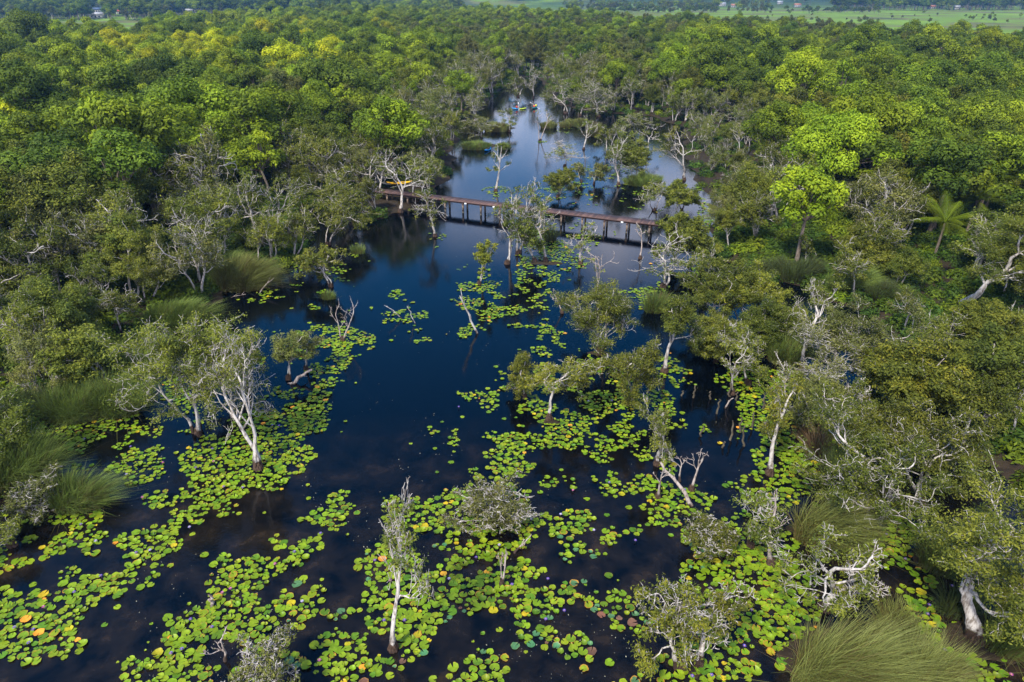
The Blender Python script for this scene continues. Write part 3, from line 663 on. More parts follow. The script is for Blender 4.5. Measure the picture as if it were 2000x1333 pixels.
def instancer(name, pts, rot, scl, idx, meshes, label):
    """one object of uncountable growth: the prototypes instanced on its points"""
    c = bpy.data.collections.new(name + '_kinds')
    for k, me in enumerate(meshes):
        c.objects.link(bpy.data.objects.new(f'{name}_{k:03d}', me))
    me = bpy.data.meshes.new(name); me.vertices.add(len(pts)); me.vertices.foreach_set('co', np.asarray(pts, np.float32).ravel())
    a = me.attributes.new('rotz', 'FLOAT', 'POINT'); a.data.foreach_set('value', np.asarray(rot, np.float32))
    a = me.attributes.new('scl', 'FLOAT', 'POINT'); a.data.foreach_set('value', np.asarray(scl, np.float32))
    a = me.attributes.new('idx', 'INT', 'POINT'); a.data.foreach_set('value', np.asarray(idx, np.int32))
    o = link(name, me); g = bpy.data.node_groups.new(name, 'GeometryNodeTree')
    g.interface.new_socket('Geometry', in_out='INPUT', socket_type='NodeSocketGeometry'); g.interface.new_socket('Geometry', in_out='OUTPUT', socket_type='NodeSocketGeometry')
    gi = g.nodes.new('NodeGroupInput'); go = g.nodes.new('NodeGroupOutput'); ip = g.nodes.new('GeometryNodeInstanceOnPoints'); ci = g.nodes.new('GeometryNodeCollectionInfo')
    ci.inputs['Collection'].default_value = c; ci.inputs['Separate Children'].default_value = True; ci.inputs['Reset Children'].default_value = True
    def att(nm, ty):
        n = g.nodes.new('GeometryNodeInputNamedAttribute'); n.data_type = ty; n.inputs['Name'].default_value = nm; return n.outputs['Attribute']
    cx_ = g.nodes.new('ShaderNodeCombineXYZ'); g.links.new(att('rotz', 'FLOAT'), cx_.inputs[2])
    m2p = g.nodes.new('GeometryNodeMeshToPoints'); g.links.new(gi.outputs[0], m2p.inputs[0])
    g.links.new(m2p.outputs[0], ip.inputs['Points']); g.links.new(ci.outputs[0], ip.inputs['Instance']); ip.inputs['Pick Instance'].default_value = True
    g.links.new(att('idx', 'INT'), ip.inputs['Instance Index']); g.links.new(cx_.outputs[0], ip.inputs['Rotation']); g.links.new(att('scl', 'FLOAT'), ip.inputs['Scale'])
    g.links.new(ip.outputs[0], go.inputs[0])
    md = o.modifiers.new('scatter', 'NODES'); md.node_group = g
    return tag(o, label, None, None, 'stuff')
keys = list(SPEC); base = {}; meshes = []
for k in keys: base[k] = len(meshes); meshes += [x[2] for x in SPEC[k]]
rest = [i for i in range(len(P)) if i not in IND]
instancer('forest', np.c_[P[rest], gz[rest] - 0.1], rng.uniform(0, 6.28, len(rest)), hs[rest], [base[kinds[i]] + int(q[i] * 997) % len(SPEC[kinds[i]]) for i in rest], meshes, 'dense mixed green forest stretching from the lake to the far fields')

# single trees that stand out of the forest
def landmark(bx, by, tx, ty, wpx, leaf, label, seed, cone=0.0, npuff=34):
    B, H, lean = stand(bx, by, tx, ty, 0.3); R = wpx * depth(B) / F * 0.5
    (tv, tf), (cv, cf, ct) = broadleaf(seed, H, R / 0.95, npuff, leaf, 0.165 if depth(B) < 200 else 0.26, 1.1, cone)
    o = thing('broadleaf_tree', label, 'tree', B); link('trunk', mk_mesh('trunk', tv, [tf], [BARK_BROWN], smooth=True), o); link('crown', mk_mesh('crown', cv, [cf], [LM[leaf]], tint=ct), o)
for k, a in enumerate([
 (75, 135, 72, 24, 92, 'dark', 'huge dark dome shaped tree standing above the forest at the upper left'),
 (312, 262, 300, 130, 115, 'dark', 'very dark dense round tree amid the brighter left forest'),
 (528, 395, 530, 248, 78, 'lime', 'bright green cone shaped tree standing out in the left forest', .55),
 (1615, 420, 1615, 222, 165, 'lime', 'broad bright yellow-green tree rising above the right forest'),
 (1555, 520, 1550, 312, 125, 'lime', 'fresh green slim crowned tree with pale limbs on the right bank'),
 (1725, 205, 1722, 108, 80, 'green', 'tall mid green tree with two tiered crown in the upper right forest'),
 (458, 70, 458, 17, 38, 'lime', 'small bright round tree on the far forest edge, upper left'),
 (535, 55, 534, 3, 32, 'green', 'darker upright tree on the far forest edge, right of the bright round one'),
 (1900, 330, 1930, 195, 150, 'green', 'wide glossy green tree near the right edge above the palms'),
 (640, 120, 640, 45, 62, 'dark', 'dark spreading tree in the far left forest below the bright edge'),
 (1490, 140, 1490, 48, 60, 'green', 'tall green tree in the far right forest before the open field')]):
    landmark(*a[:7], 300 + k, a[7] if len(a) > 7 else 0.0)

# low growth under the trees
bush = []
for s in range(4):
    r2 = np.random.default_rng(60 + s); n = 380; dd = norm(r2.normal(0, 1, (n, 3)) + np.array((0, 0, .3))); dd[:, 2] = np.abs(dd[:, 2])
    C_ = dd * (r2.uniform(.4, 1.05, n))[:, None] * np.array((1.15, 1.15, 1.0)); V_, F_ = leaves(r2, C_, dd + np.array((0, 0, .5)), 0.17, 0.4)
    bush.append(mk_mesh('bush', V_, [F_], [LM[('fern', 'dark', 'fern', 'green')[s]]], tint=np.repeat(np.clip(r2.normal(.5, .25, n), 0, 1), 4)))
g = np.concatenate([scatter(1.5, 0, 95), scatter(2.8, 95, 260)]); s2 = lake_sd(g); k = (s2 > 0.15)
for x, y, r in ((790, 375, 4.0), (745, 400, 5.0)): k &= np.linalg.norm(g - ground(x, y)[:2], axis=1) > r
g = g[k]
instancer('undergrowth', np.c_[g, ground_z(g) - 0.05], rng.uniform(0, 6.28, len(g)), rng.uniform(.5, 1.25, len(g)), rng.integers(0, 4, len(g)), bush, 'dark ferny undergrowth on the forest floor')

# palms
def palm(bx, by, tx, ty, label, seed, nfr=19):
    r2 = np.random.default_rng(seed); B, H, lean = stand(bx, by, tx, ty, 0.3)
    o = thing('palm_tree', label, 'palm', B, 0, 'palms in the right forest')
    tr = np.array([(0, 0, -.3), (.1, .05, H * .5), (.15, .1, H * .82)]); V_, F_ = tubes([(tr, np.array((.16, .12, .1)), 8)]); link('trunk', mk_mesh('trunk', V_, [F_], [BARK_BROWN], smooth=True), o)
    for k in range(nfr):
        az = k * 2.4; el = r2.uniform(.15, 1.2); L = r2.uniform(3.0, 4.2); p = tr[-1].copy(); d = np.array((cos(az) * cos(el), sin(az) * cos(el), sin(el))); pts = [p]
        for s in range(9): d = d + np.array((0, 0, -.11)); d /= np.linalg.norm(d); p = p + d * L / 9; pts.append(p)
        pts = np.array(pts); VV, FF = tubes([(pts, np.linspace(.035, .012, 10), 4)]); Vl, Fl = [], []; off = len(VV)
        for s in range(56):
            f = .12 + .86 * s / 55; j = f * 9; i0 = min(8, int(j)); a = pts[i0] + (pts[i0 + 1] - pts[i0]) * (j - i0); td = norm(pts[i0 + 1] - pts[i0]); sd_ = norm(np.cross(td, (0, 0, 1)))
            ll = .95 * sin(pi * (.12 + .82 * f)) + .1
            for sg in (-1, 1):
                e = a + (sd_ * sg * .8 + td * .5 + np.array((0, 0, -.35))) * ll; w_ = td * .013
                Vl += [a - w_, a + w_, e]; Fl.append((off, off + 1, off + 2)); off += 3
        n0 = len(VV); link('frond', mk_mesh('frond', np.concatenate([VV, np.array(Vl)]), [FF, np.array(Fl)], [LM['green']], tint=np.full(n0 + len(Vl), r2.uniform(.3, .7))), o)
for k, a in enumerate([(1965, 440, 1970, 330, 'palm with the widest arching fronds at the right edge, above the leaning trunk'), (1885, 462, 1880, 372, 'palm with upright fronds left of the widest one at the right edge'),
                       (1845, 365, 1845, 262, 'palm half hidden in the forest above the others on the right'), (1825, 500, 1835, 420, 'lowest palm, spreading flat fronds over dark undergrowth on the right')]):
    palm(*a, 400 + k)

# ------------------------------------------------------------------ reeds
def reed_mat(name, a, b, c):
    m, t, p = mat(name); at = nd(t, 'ShaderNodeAttribute', attribute_name='tint')
    t.links.new(ramp(t, at.outputs['Fac'], [(0, a), (.55, b), (1, c)]), p.inputs['Base Color']); p.inputs['Roughness'].default_value = .6; p.inputs['Specular IOR Level'].default_value = .25
    tr = t.nodes.new('ShaderNodeBsdfTranslucent'); t.links.new(p.inputs['Base Color'].links[0].from_socket, tr.inputs[0]); mx = t.nodes.new('ShaderNodeMixShader'); mx.inputs[0].default_value = .2
    t.links.new(p.outputs[0], mx.inputs[1]); t.links.new(tr.outputs[0], mx.inputs[2]); t.links.new(mx.outputs[0], t.nodes['Material Output'].inputs[0]); return m
RM = {'pale': reed_mat('reed_pale', (.120, .085, .032), (.120, .140, .030), (.210, .235, .060)), 'green': reed_mat('reed_green', (.110, .095, .030), (.098, .155, .026), (.175, .240, .045)),
      'dark': reed_mat('reed_dark', (.050, .045, .018), (.050, .072, .020), (.090, .125, .032)), 'dry': reed_mat('reed_dry', (.10, .062, .030), (.16, .105, .055), (.24, .17, .09))}
def reeds(bx, by, wpx, hpx, lean, kind, label, seed, dens=1.0):
    r2 = np.random.default_rng(seed); B = ground(bx, by); sc = depth(B) / F; rx = wpx * sc / 2 * 0.82; ry = max(.35, rx * 0.62); H = hpx * sc / 0.86
    n = int(min(9000, max(300, 560 * rx * ry * pi * dens / (1 if sc < .05 else 2))))
    a = r2.uniform(0, 2 * pi, n); r = np.sqrt(r2.random(n)); bxy = np.c_[np.cos(a) * r * rx, np.sin(a) * r * ry]
    K = int(8 + 5 * rx); tc_ = np.c_[r2.uniform(-rx, rx, K), r2.uniform(-ry, ry, K)]; tf = np.argmin(np.linalg.norm(bxy[:, None] - tc_[None], axis=2) + r2.normal(0, .12, (n, K)), axis=1)
    th_, tl_, tt_ = r2.uniform(.72, 1.12, K), r2.normal(0, .13, (K, 2)), r2.normal(0, .17, K)
    h = H * (1.08 - .75 * r2.random(n) ** 1.7) * (1 - .30 * r ** 2) * th_[tf]; out = bxy / np.array((rx, ry)) * H * .27 + r2.normal(0, .13 * H, (n, 2)) + np.array((lean, -abs(lean) * .25)) * H + tl_[tf] * H
    broke = r2.random(n) < .07; out[broke] += r2.normal(0, .4 * H, (int(broke.sum()), 2)); h[broke] *= .55
    wd = max(.012, sc * 0.38) * r2.uniform(.7, 1.2, n); th = r2.uniform(0, pi, n); wv = np.c_[np.cos(th), np.sin(th), np.zeros(n)] * wd[:, None]
    rowsV = []
    for k, f in enumerate((0, .4, .75, 1.0)):
        c = np.c_[bxy + out * f ** 1.9, h * (f - .10 * f ** 3 * (1 + abs(lean))) - (.15 if k == 0 else 0)]; ww = wv * (1, .9, .6, .08)[k]; rowsV += [c - ww, c + ww]
    V_ = np.stack(rowsV, 1).reshape(-1, 3); b0 = np.arange(n)[:, None, None] * 8 + np.array([[0, 1, 3, 2], [2, 3, 5, 4], [4, 5, 7, 6]])[None]
    tt = np.clip((r2.normal(.5, .30, n) + tt_[tf] - .5 * broke)[:, None] + np.repeat(np.array((-.3, -.05, .12, .2)), 2)[None], 0, 1)
    o = link('reed_clump', mk_mesh('reed_clump', V_, [b0.reshape(-1, 4)], [RM[kind]], tint=tt.ravel()), None, (B[0], B[1], max(0, float(ground_z(B)[0]))))
    tag(o, label, 'reeds', 'reed clumps in the shallows')
for k, a in enumerate([
 (1628, 1335, 205, 150, .36, 'pale', 'largest wind swept reed clump at the bottom right, combed to the right'),
 (1605, 1052, 135, 108, .30, 'pale', 'pale green fountain shaped reed clump with dry straw at its foot'),
 (1650, 965, 125, 115, .12, 'dark', 'dark green reed clump directly behind the pale fountain shaped one'),
 (1848, 1108, 125, 90, .2, 'green', 'upright reed clump left of the thick peeling trunk'),
 (1972, 1262, 140, 130, .25, 'green', 'dark reed clump right of the thick peeling trunk, cut by the right edge'),
 (1790, 1340, 160, 110, .3, 'pale', 'reed clump at the bottom edge between the largest clump and the corner pads'),
 (1745, 1240, 90, 80, -.2, 'pale', 'thin straggly reeds with brown seed heads behind the largest clump'),
 (1862, 1195, 80, 80, .1, 'dark', 'dark reeds tucked behind the thick peeling trunk'),
 (1533, 705, 82, 50, .05, 'green', 'bright green rounded reed tuft left of the gnarled white paperbark'),
 (1652, 572, 105, 50, .4, 'green', 'soft leaning reed clump on the right bank under the forest'),
 (1555, 548, 85, 42, .1, 'dark', 'dark upright reeds on the right bank left of the soft leaning clump'),
 (1495, 540, 70, 40, .1, 'dark', 'leftmost dark reeds along the right bank'),
 (1720, 592, 80, 40, .2, 'dark', 'dim reeds at the right end of the right bank row'),
 (1280, 608, 52, 42, 0, 'green', 'small reed tuft at the foot of the large forked paperbark'),
 (1255, 360, 84, 20, 0, 'green', 'long low reed bed in the water beyond the boardwalk'),
 (1074, 470, 30, 30, .1, 'dark', 'little reed tuft behind the clump at the boardwalk middle'),
 (472, 560, 118, 62, .35, 'pale', 'pale swept reed clump on the left bank beside the mud island'),
 (425, 545, 80, 50, .1, 'green', 'greener reeds behind the pale swept clump on the left bank'),
 (488, 488, 52, 34, -.1, 'green', 'reed tuft left of the two trunks on the mud island'),
 (563, 486, 58, 34, .1, 'green', 'reed tuft right of the two trunks on the mud island'),
 (350, 635, 125, 56, .35, 'green', 'feathery green reeds in front of the two bare white trunks'),
 (228, 805, 100, 90, .1, 'green', 'tall upright reeds at the right end of the left shore bed'),
 (150, 812, 130, 75, .1, 'green', 'middle stretch of the tall left shore reed bed'),
 (70, 822, 100, 65, 0, 'dark', 'dark left stretch of the tall left shore reed bed'),
 (245, 745, 95, 70, .1, 'green', 'reeds behind the right end of the tall left shore bed'),
 (60, 935, 110, 105, .4, 'green', 'right bending reed clump at the left edge'),
 (5, 955, 80, 85, .2, 'green', 'reeds cut by the left edge below the dense shrub'),
 (152, 985, 125, 72, .35, 'green', 'fan shaped reed clump around the small spreading white tree'),
 (642, 584, 30, 18, 0, 'green', 'grass tuft at the foot of the round leafy small paperbark'),
 (700, 495, 34, 20, 0, 'green', 'reed tuft on the water under the inlet paperbark'),
 (930, 291, 62, 16, 0, 'green', 'low round reed clump beside the end-on blue kayak'),
 (985, 292, 26, 16, 0, 'green', 'small reed clump right of the end-on blue kayak'),
 (1130, 246, 58, 15, 0, 'pale', 'widest of the pale reed domes right of the far channel'),
 (1104, 249, 26, 12, 0, 'pale', 'small bright reed dome left of the widest pale one'),
 (1072, 250, 38, 14, 0, 'pale', 'reed dome at the right bank of the far channel'),
 (1162, 266, 34, 22, 0, 'pale', 'drooping reed dome on the right of the widest pale one'),
 (922, 258, 50, 16, 0, 'pale', 'pale reed bed at the left bank of the far channel'),
 (972, 256, 60, 16, 0, 'pale', 'reeds reaching the left edge of the far channel'),
 (1592, 895, 42, 85, 0, 'dry', 'dry brown reed stand between the pads and the dark green clump'),
 (1702, 905, 70, 46, .1, 'green', 'small green reeds under the wide gnarled paperbark'),
 (1915, 1062, 85, 62, .1, 'green', 'soft green reeds between the three thick trunks and the right edge'),
 (1775, 912, 62, 40, .1, 'pale', 'pale low reeds right of the small green ones under the gnarled paperbark'),
 (1448, 560, 60, 34, .1, 'green', 'narrow green reeds where the right bank meets the boardwalk side'),
 (1572, 860, 30, 60, 0, 'dry', 'smaller dry brown reeds beside the twiggy pale shrub'),
 (1700, 800, 80, 30, .1, 'dry', 'faded low reeds in front of the right flooded trees'),
 (812, 392, 24, 20, 0, 'green', 'reed tuft on the mud bank under the boardwalk start')]):
    reeds(*a, 500 + k)

# ------------------------------------------------------------------ lily pads
m, t, p = mat('lily_pad'); at = nd(t, 'ShaderNodeAttribute', attribute_name='col'); tn = nd(t, 'ShaderNodeAttribute', attribute_name='tint')
pos = geo_pos(t); nz = noise(t, 11, 4, pos)
hs_ = t.nodes.new('ShaderNodeHueSaturation'); t.links.new(at.outputs['Color'], hs_.inputs['Color'])
mrv = nd(t, 'ShaderNodeMapRange'); t.links.new(nz, mrv.inputs[0]); mrv.inputs[1].default_value = .3; mrv.inputs[2].default_value = .7; mrv.inputs[3].default_value = .78; mrv.inputs[4].default_value = 1.18; t.links.new(mrv.outputs[0], hs_.inputs['Value'])
mr3 = nd(t, 'ShaderNodeMapRange'); ad3 = nd(t, 'ShaderNodeMath', operation='MULTIPLY_ADD'); t.links.new(nz, ad3.inputs[0]); ad3.inputs[1].default_value = .9; t.links.new(tn.outputs['Fac'], ad3.inputs[2])
t.links.new(ad3.outputs[0], mr3.inputs[0]); mr3.inputs[1].default_value = 1.36; mr3.inputs[2].default_value = 1.62
mxp = t.nodes.new('ShaderNodeMixRGB'); t.links.new(mr3.outputs[0], mxp.inputs[0]); t.links.new(hs_.outputs[0], mxp.inputs[1]); mxp.inputs[2].default_value = (.30, .15, .02, 1)
t.links.new(mxp.outputs[0], p.inputs['Base Color']); p.inputs['Roughness'].default_value = .45; p.inputs['Specular IOR Level'].default_value = .22
PADM = m
PADCOL = {'green': (.115, .190, .006), 'fresh': (.145, .220, .008), 'deep': (.068, .140, .008), 'yellow': (.32, .27, .010), 'orange': (.46, .22, .02), 'teal': (.055, .150, .060), 'brown': (.13, .065, .04)}
def pad_geo(rng, cx, cy, r, col, k=16):
    a0 = rng.uniform(0, 2 * pi); gap = rng.uniform(.10, .30); a = a0 + gap + np.linspace(0, 1, k) * (2 * pi - 2 * gap)
    rr = r * (1 + .04 * np.sin(a * 3 + a0) + .045 * rng.normal(0, 1, k)); sq = rng.uniform(.86, 1)
    z0 = rng.uniform(.006, .035); tl = rng.normal(0, .035, 2); cup = rng.uniform(-.01, .03) if rng.random() < .85 else rng.uniform(.04, .09)
    rim = np.c_[np.cos(a) * rr, np.sin(a) * rr * sq]; mid = rim * .55; P_ = np.concatenate([[(0, 0)], mid, rim])
    z = z0 + np.abs(P_ @ tl) * .6 + np.concatenate([[0], np.zeros(k), cup + .012 * np.sin(a * 4 + a0)])
    V_ = np.c_[P_ + np.array((cx, cy)), z]
    T3 = np.array([(0, 1 + i, 2 + i) for i in range(k - 1)]); Q = np.array([(1 + i, 1 + k + i, 2 + k + i, 2 + i) for i in range(k - 1)])
    jit = rng.uniform(.8, 1.2); c = np.array((*np.array(col) * jit * np.array((rng.uniform(.85, 1.2), 1, 1)), 1.0))
    rimbias = rng.choice((-.4, 0, .12, .3), p=(.55, .3, .11, .04))
    return V_, T3, Q, np.tile(c, (len(V_), 1)), np.concatenate([[0], np.full(k, .35), np.ones(k)]) + rimbias
GRID = {  # row: runs of (first column, coverage digits); cells of 40 x 40 in the photograph's measure
 6: [(27, '2')], 8: [(27, '1'), (28, '343')], 9: [(24, '2'), (26, '34323'), (31, '2'), (34, '35')], 10: [(25, '1'), (26, '3220222'), (34, '886')],
 11: [(21, '2'), (24, '1'), (25, '472321'), (32, '111'), (34, '22')], 12: [(13, '23'), (17, '3'), (21, '2'), (25, '4764'), (31, '24432')],
 13: [(10, '2'), (14, '3341'), (22, '34'), (25, '434'), (32, '353')], 14: [(12, '531'), (15, '31'), (18, '132'), (22, '343'), (25, '33'), (29, '23421')],
 15: [(14, '21'), (18, '232'), (20, '3'), (22, '344'), (25, '44'), (35, '2')], 16: [(8, '1'), (13, '34587'), (20, '31'), (22, '41'), (26, '5421'), (34, '22')],
 17: [(8, '1'), (10, '333'), (14, '3452'), (25, '2301220'), (32, '322'), (34, '221')], 18: [(8, '52'), (10, '11'), (15, '462'), (22, '12'), (24, '446023526401'), (35, '3544')],
 19: [(8, '643'), (13, '264'), (22, '34455146555'), (34, '126534'), (40, '4561')], 20: [(2, '46545'), (8, '33'), (11, '4878'), (15, '82'), (21, '23'), (24, '136523525332'), (36, '66343664')],
 21: [(2, '466125'), (9, '3578762'), (21, '257'), (23, '57656335300'), (34, '3335'), (37, '57466')], 22: [(2, '243465178888651'), (23, '26501231440'), (36, '33755')],
 23: [(5, '4452688874'), (16, '11'), (23, '265434435551'), (35, '14446')], 24: [(3, '23014466533'), (15, '3654345777'), (24, '762462236420'), (36, '33421'), (41, '1253')],
 25: [(1, '2354422564'), (14, '1554245667'), (24, '6867610340'), (35, '314'), (38, '1'), (41, '15760')], 26: [(0, '167676677'), (13, '5551026245'), (23, '75502552114'), (34, '37654'), (39, '10'), (41, '46761')],
 27: [(0, '4554306300367'), (13, '740046755667'), (24, '7665'), (32, '1345785'), (38, '51'), (42, '1443')], 28: [(0, '23148842'), (10, '67633511776668'), (24, '8757332104356'), (37, '7632'), (44, '14')],
 29: [(0, '8768640014775'), (13, '5661256853'), (23, '448774331344455'), (37, '6761'), (44, '53')], 30: [(0, '78872'), (8, '57766121236774'), (25, '56741235423567'), (38, '74'), (44, '561')],
 31: [(0, '687300127856531'), (14, '1466565'), (21, '1'), (25, '33542267525566'), (38, '3'), (43, '147'), (46, '41')], 32: [(0, '54'), (5, '37887454'), (12, '4445664313465'), (25, '11012245477765'), (44, '377654')],
 33: [(0, '41'), (6, '68883465'), (13, '54553200367'), (24, '71100134666532'), (45, '586553')]}
cov = np.zeros((36, 52))
for r_, runs in GRID.items():
    for c0, s_ in runs:
        for k, ch in enumerate(s_):
            if c0 + k < 52: cov[r_, c0 + k] = int(ch) / 9.0
cov[17:31, 36:44] = np.minimum(1, cov[17:31, 36:44] * 1.35)
cov[27:34, 26:33] *= .72
cov[34] = cov[33]; cov[35] = cov[33]
def cover(x, y):
    u, v = x / 40 - .5, y / 40 - .5; i, j = int(np.floor(v)), int(np.floor(u)); fu, fv = u - j, v - i
    i = min(max(i, 0), 34); j = min(max(j, 0), 50)
    fu = min(max((fu - .5) * 1.6 + .5, 0), 1); fv = min(max((fv - .5) * 1.6 + .5, 0), 1)
    return (cov[i, j] * (1 - fu) + cov[i, j + 1] * fu) * (1 - fv) + (cov[i + 1, j] * (1 - fu) + cov[i + 1, j + 1] * fu) * fv
RINGS = [(1054, 277, 1.3, .5), (935, 552, 2.2, .6), (1134, 516, 1.3, .5), (968, 372, 2.0, .5), (1298, 722, 2.0, .55), (1088, 386, 1.6, .4), (670, 672, 2.6, .6), (850, 462, 1.2, .35), (1065, 480, 2.6, .7)]
RG = [(ground(x, y)[:2], r, c) for x, y, r, c in RINGS]
prng = np.random.default_rng(77); cell = .6; occ = {}; pads = []
def try_pad(x, y, r, over):
    ci, cj = int(x // cell), int(y // cell)
    for a in (-1, 0, 1):
        for b in (-1, 0, 1):
            for (qx, qy, qr) in occ.get((ci + a, cj + b), ()):
                if (qx - x) ** 2 + (qy - y) ** 2 < ((qr + r) * over) ** 2: return False
    occ.setdefault((ci, cj), []).append((x, y, r)); return True
def vnoise(P, s, seed):
    q = P * s; i = np.floor(q).astype(int); f = q - i; f = f * f * (3 - 2 * f)
    def h(a, b):
        n = (a * 374761393 + b * 668265263 + seed * 1442695041) & 0x7fffffff; n = ((n ^ (n >> 13)) * 1274126177) & 0x7fffffff; return ((n ^ (n >> 16)) & 0xffff) / 65535.0
    a, b = i[:, 0], i[:, 1]
    return (h(a, b) * (1 - f[:, 0]) + h(a + 1, b) * f[:, 0]) * (1 - f[:, 1]) + (h(a, b + 1) * (1 - f[:, 0]) + h(a + 1, b + 1) * f[:, 0]) * f[:, 1]
NTRY = 520000
U = prng.random((NTRY, 2)); yy = 15.5 + U[:, 1] * 130; hw = yy * .80 + 9
xx = (U[:, 0] * 2 - 1) * hw
k_ = prng.random(NTRY) < hw / hw.max() * np.where(yy < 60, 2.2, 1.0); xx, yy = xx[k_], yy[k_]
qx_, qy_ = project(np.c_[xx, yy, np.zeros(len(xx))])
k_ = (qx_ > -60) & (qx_ < 2060) & (qy_ < 1430); xx, yy, qx_, qy_ = xx[k_], yy[k_], qx_[k_], qy_[k_]
k_ = lake_sd(np.c_[xx, yy]) < -.2; xx, yy, qx_, qy_ = xx[k_], yy[k_], qx_[k_], qy_[k_]
PQ = np.c_[xx, yy]; fld_ = .55 * vnoise(PQ, .75, 3) + .45 * vnoise(PQ + 7.7, 1.7, 5); fld_ = np.clip((fld_ - .5) * 1.75 + .5, 0, 1)
for i in range(len(xx)):
    x, y, PX, PY = xx[i], yy[i], qx_[i], qy_[i]
    cv = cover(PX, PY)
    for c_, r_, v_ in RG:
        dq = math.hypot(x - c_[0], y - c_[1])
        if dq < r_: cv = max(cv, v_)
    if cv < .05 or fld_[i] > cv * 1.33 - (.16 if PY < 700 else .09): continue
    near_ = min(1, max(0, (PY - 900) / 200)); r = (prng.uniform(.11, .20) if prng.random() < .75 else prng.uniform(.06, .11)) * (1 + .20 * near_)
    if try_pad(x, y, r, .86 - .30 * cv): pads.append((x, y, r, PX, PY, cv))
# a sprinkle of lone pads
for i in range(900):
    PX, PY = prng.uniform(-30, 2030), prng.uniform(560, 1400); x, y, _ = ground(PX, PY)
    if lake_sd(np.array([[x, y]]))[0] > -.5: continue
    v_ = max(cover(PX + 50, PY), cover(PX - 50, PY), cover(PX, PY + 40), cover(PX, PY - 40))
    if prng.random() > v_ * .6 + (.05 if PX > 850 or PY > 1050 else .004): continue
    if try_pad(x, y, .16, 1): pads.append((x, y, prng.uniform(.05, .2), PX, PY, .1))
def pad_kind(PX, PY, cv):
    u = prng.random()
    if PY > 1050 and 560 < PX < 1450 and cv < .45 and u < .16: return 'teal'
    if PY > 1180 and 560 < PX < 1450 and cv < .4 and u < .24: return 'brown'
    return 'yellow' if u > .985 else 'orange' if u > .980 else 'fresh' if u > .6 else 'deep' if u > .42 else 'green'
pk = [pad_kind(a[3], a[4], a[5]) for a in pads]
vis = np.array([a[2] / depth((a[0], a[1], 0)) * (1 if -5 < a[3] < 2005 and a[4] < 1338 else 0) for a in pads]); top = set(np.argsort(-vis)[:295].tolist())
lib = {}
PL = {'green': 'round mid green lily pad floating on the near water', 'fresh': 'bright yellow-green lily pad floating on the near water', 'deep': 'deeper green lily pad floating on the near water', 'yellow': 'yellow fading lily pad floating on the near water',
      'orange': 'orange withered lily pad floating on the near water', 'teal': 'bluish green lily pad lying just at the near water surface', 'brown': 'brown decaying lily pad in the near water'}
SV, ST, SQ, SC_, SN, off = [], [], [], [], [], 0
for i, a in enumerate(pads):
    if i in top:
        key = (pk[i], int(prng.integers(0, 9)))
        if key not in lib: V_, T_, Q_, c_, n_ = pad_geo(prng, 0, 0, 1.0, PADCOL[key[0]], 22); V_[:, 2] *= np.where(np.arange(len(V_)) >= 0, 1, 1); lib[key] = mk_mesh('lily_pad', V_, [T_, Q_], [PADM], tint=n_, col=c_, smooth=True)
        o = link('lily_pad', lib[key], None, (a[0], a[1], prng.uniform(.0, .03)), prng.uniform(0, 6.28)); o.scale = (a[2], a[2], .8)
        tag(o, PL[pk[i]], 'lily pad', pk[i] + ' near lily pads')
        continue
    V_, T_, Q_, c_, n_ = pad_geo(prng, a[0], a[1], a[2], PADCOL[pk[i]], 14 if a[4] > 850 else 10)
    SV.append(V_); ST.append(T_ + off); SQ.append(Q_ + off); SC_.append(c_); SN.append(n_); off += len(V_)
print('PADS', len(pads), 'TREES', len(P), 'ind', len(IND))
tag(link('lily_pad_cover', mk_mesh('lily_pad_cover', np.concatenate(SV), [np.concatenate(ST), np.concatenate(SQ)], [PADM], tint=np.concatenate(SN), col=np.concatenate(SC_), smooth=True)), 'drifts of green lily pads covering the lake farther out', kind='stuff')
# flecks of fallen leaves and petals drifting on the water
V_, F_ = [], []
r2 = np.random.default_rng(8)
for i in range(2600):
    PX, PY = r2.uniform(0, 2000), 430 + 900 * r2.random() ** .8; x, y, _ = ground(PX, PY); s = r2.uniform(.012, .045); a = r2.uniform(0, 6.28)
    if not (200 < PX < 1800) or snoise(np.array((x, y)), .35, 2) < .05 or lake_sd(np.array([[x, y]]))[0] > -.4: continue
    u, v = np.array((cos(a), sin(a), 0)) * s, np.array((-sin(a), cos(a), 0)) * s * .5; c_ = np.array((x, y, .004)); k = len(V_); V_ += [c_ - u, c_ - v, c_ + u, c_ + v]; F_.append((k, k + 1, k + 2, k + 3))
tag(link('floating_debris', mk_mesh('floating_debris', np.array(V_), [np.array(F_)], [plain('pale_fleck', (.26, .25, .17), .7, 3, .4)])), 'tiny pale leaf flecks drifting on the dark water', kind='stuff')

# flowers
def flower_mesh(col, name):
    r3 = np.random.default_rng(1); V_, F_ = [], []
    for ring, (n, L, el) in enumerate(((8, .10, .35), (7, .085, .8), (5, .06, 1.2))):
        for k in range(n):
            a = 2 * pi * (k + .5 * ring) / n; d = np.array((cos(a) * cos(el), sin(a) * cos(el), sin(el))); s = np.array((-sin(a), cos(a), 0)) * .022; b = len(V_)
            V_ += [np.zeros(3), d * L * .5 - s, d * L, d * L * .5 + s]; F_.append((b, b + 1, b + 2, b + 3))
    return mk_mesh(name, np.array(V_) * 0.95, [np.array(F_)], [plain(name, col, .5)])
FM = {'violet': flower_mesh((.13, .08, .42), 'violet_petals'), 'pink': flower_mesh((.40, .10, .32), 'pink_petals'), 'lilac': flower_mesh((.36, .34, .62), 'lilac_petals')}
st_v, st_f = tubes([(np.array([(0, 0, -.2), (.01, 0, 0.0)]), np.array((.008, .008)), 5)]); STEM = mk_mesh('stem', st_v, [st_f], [plain('flower_stem', (.10, .08, .03), .6)])
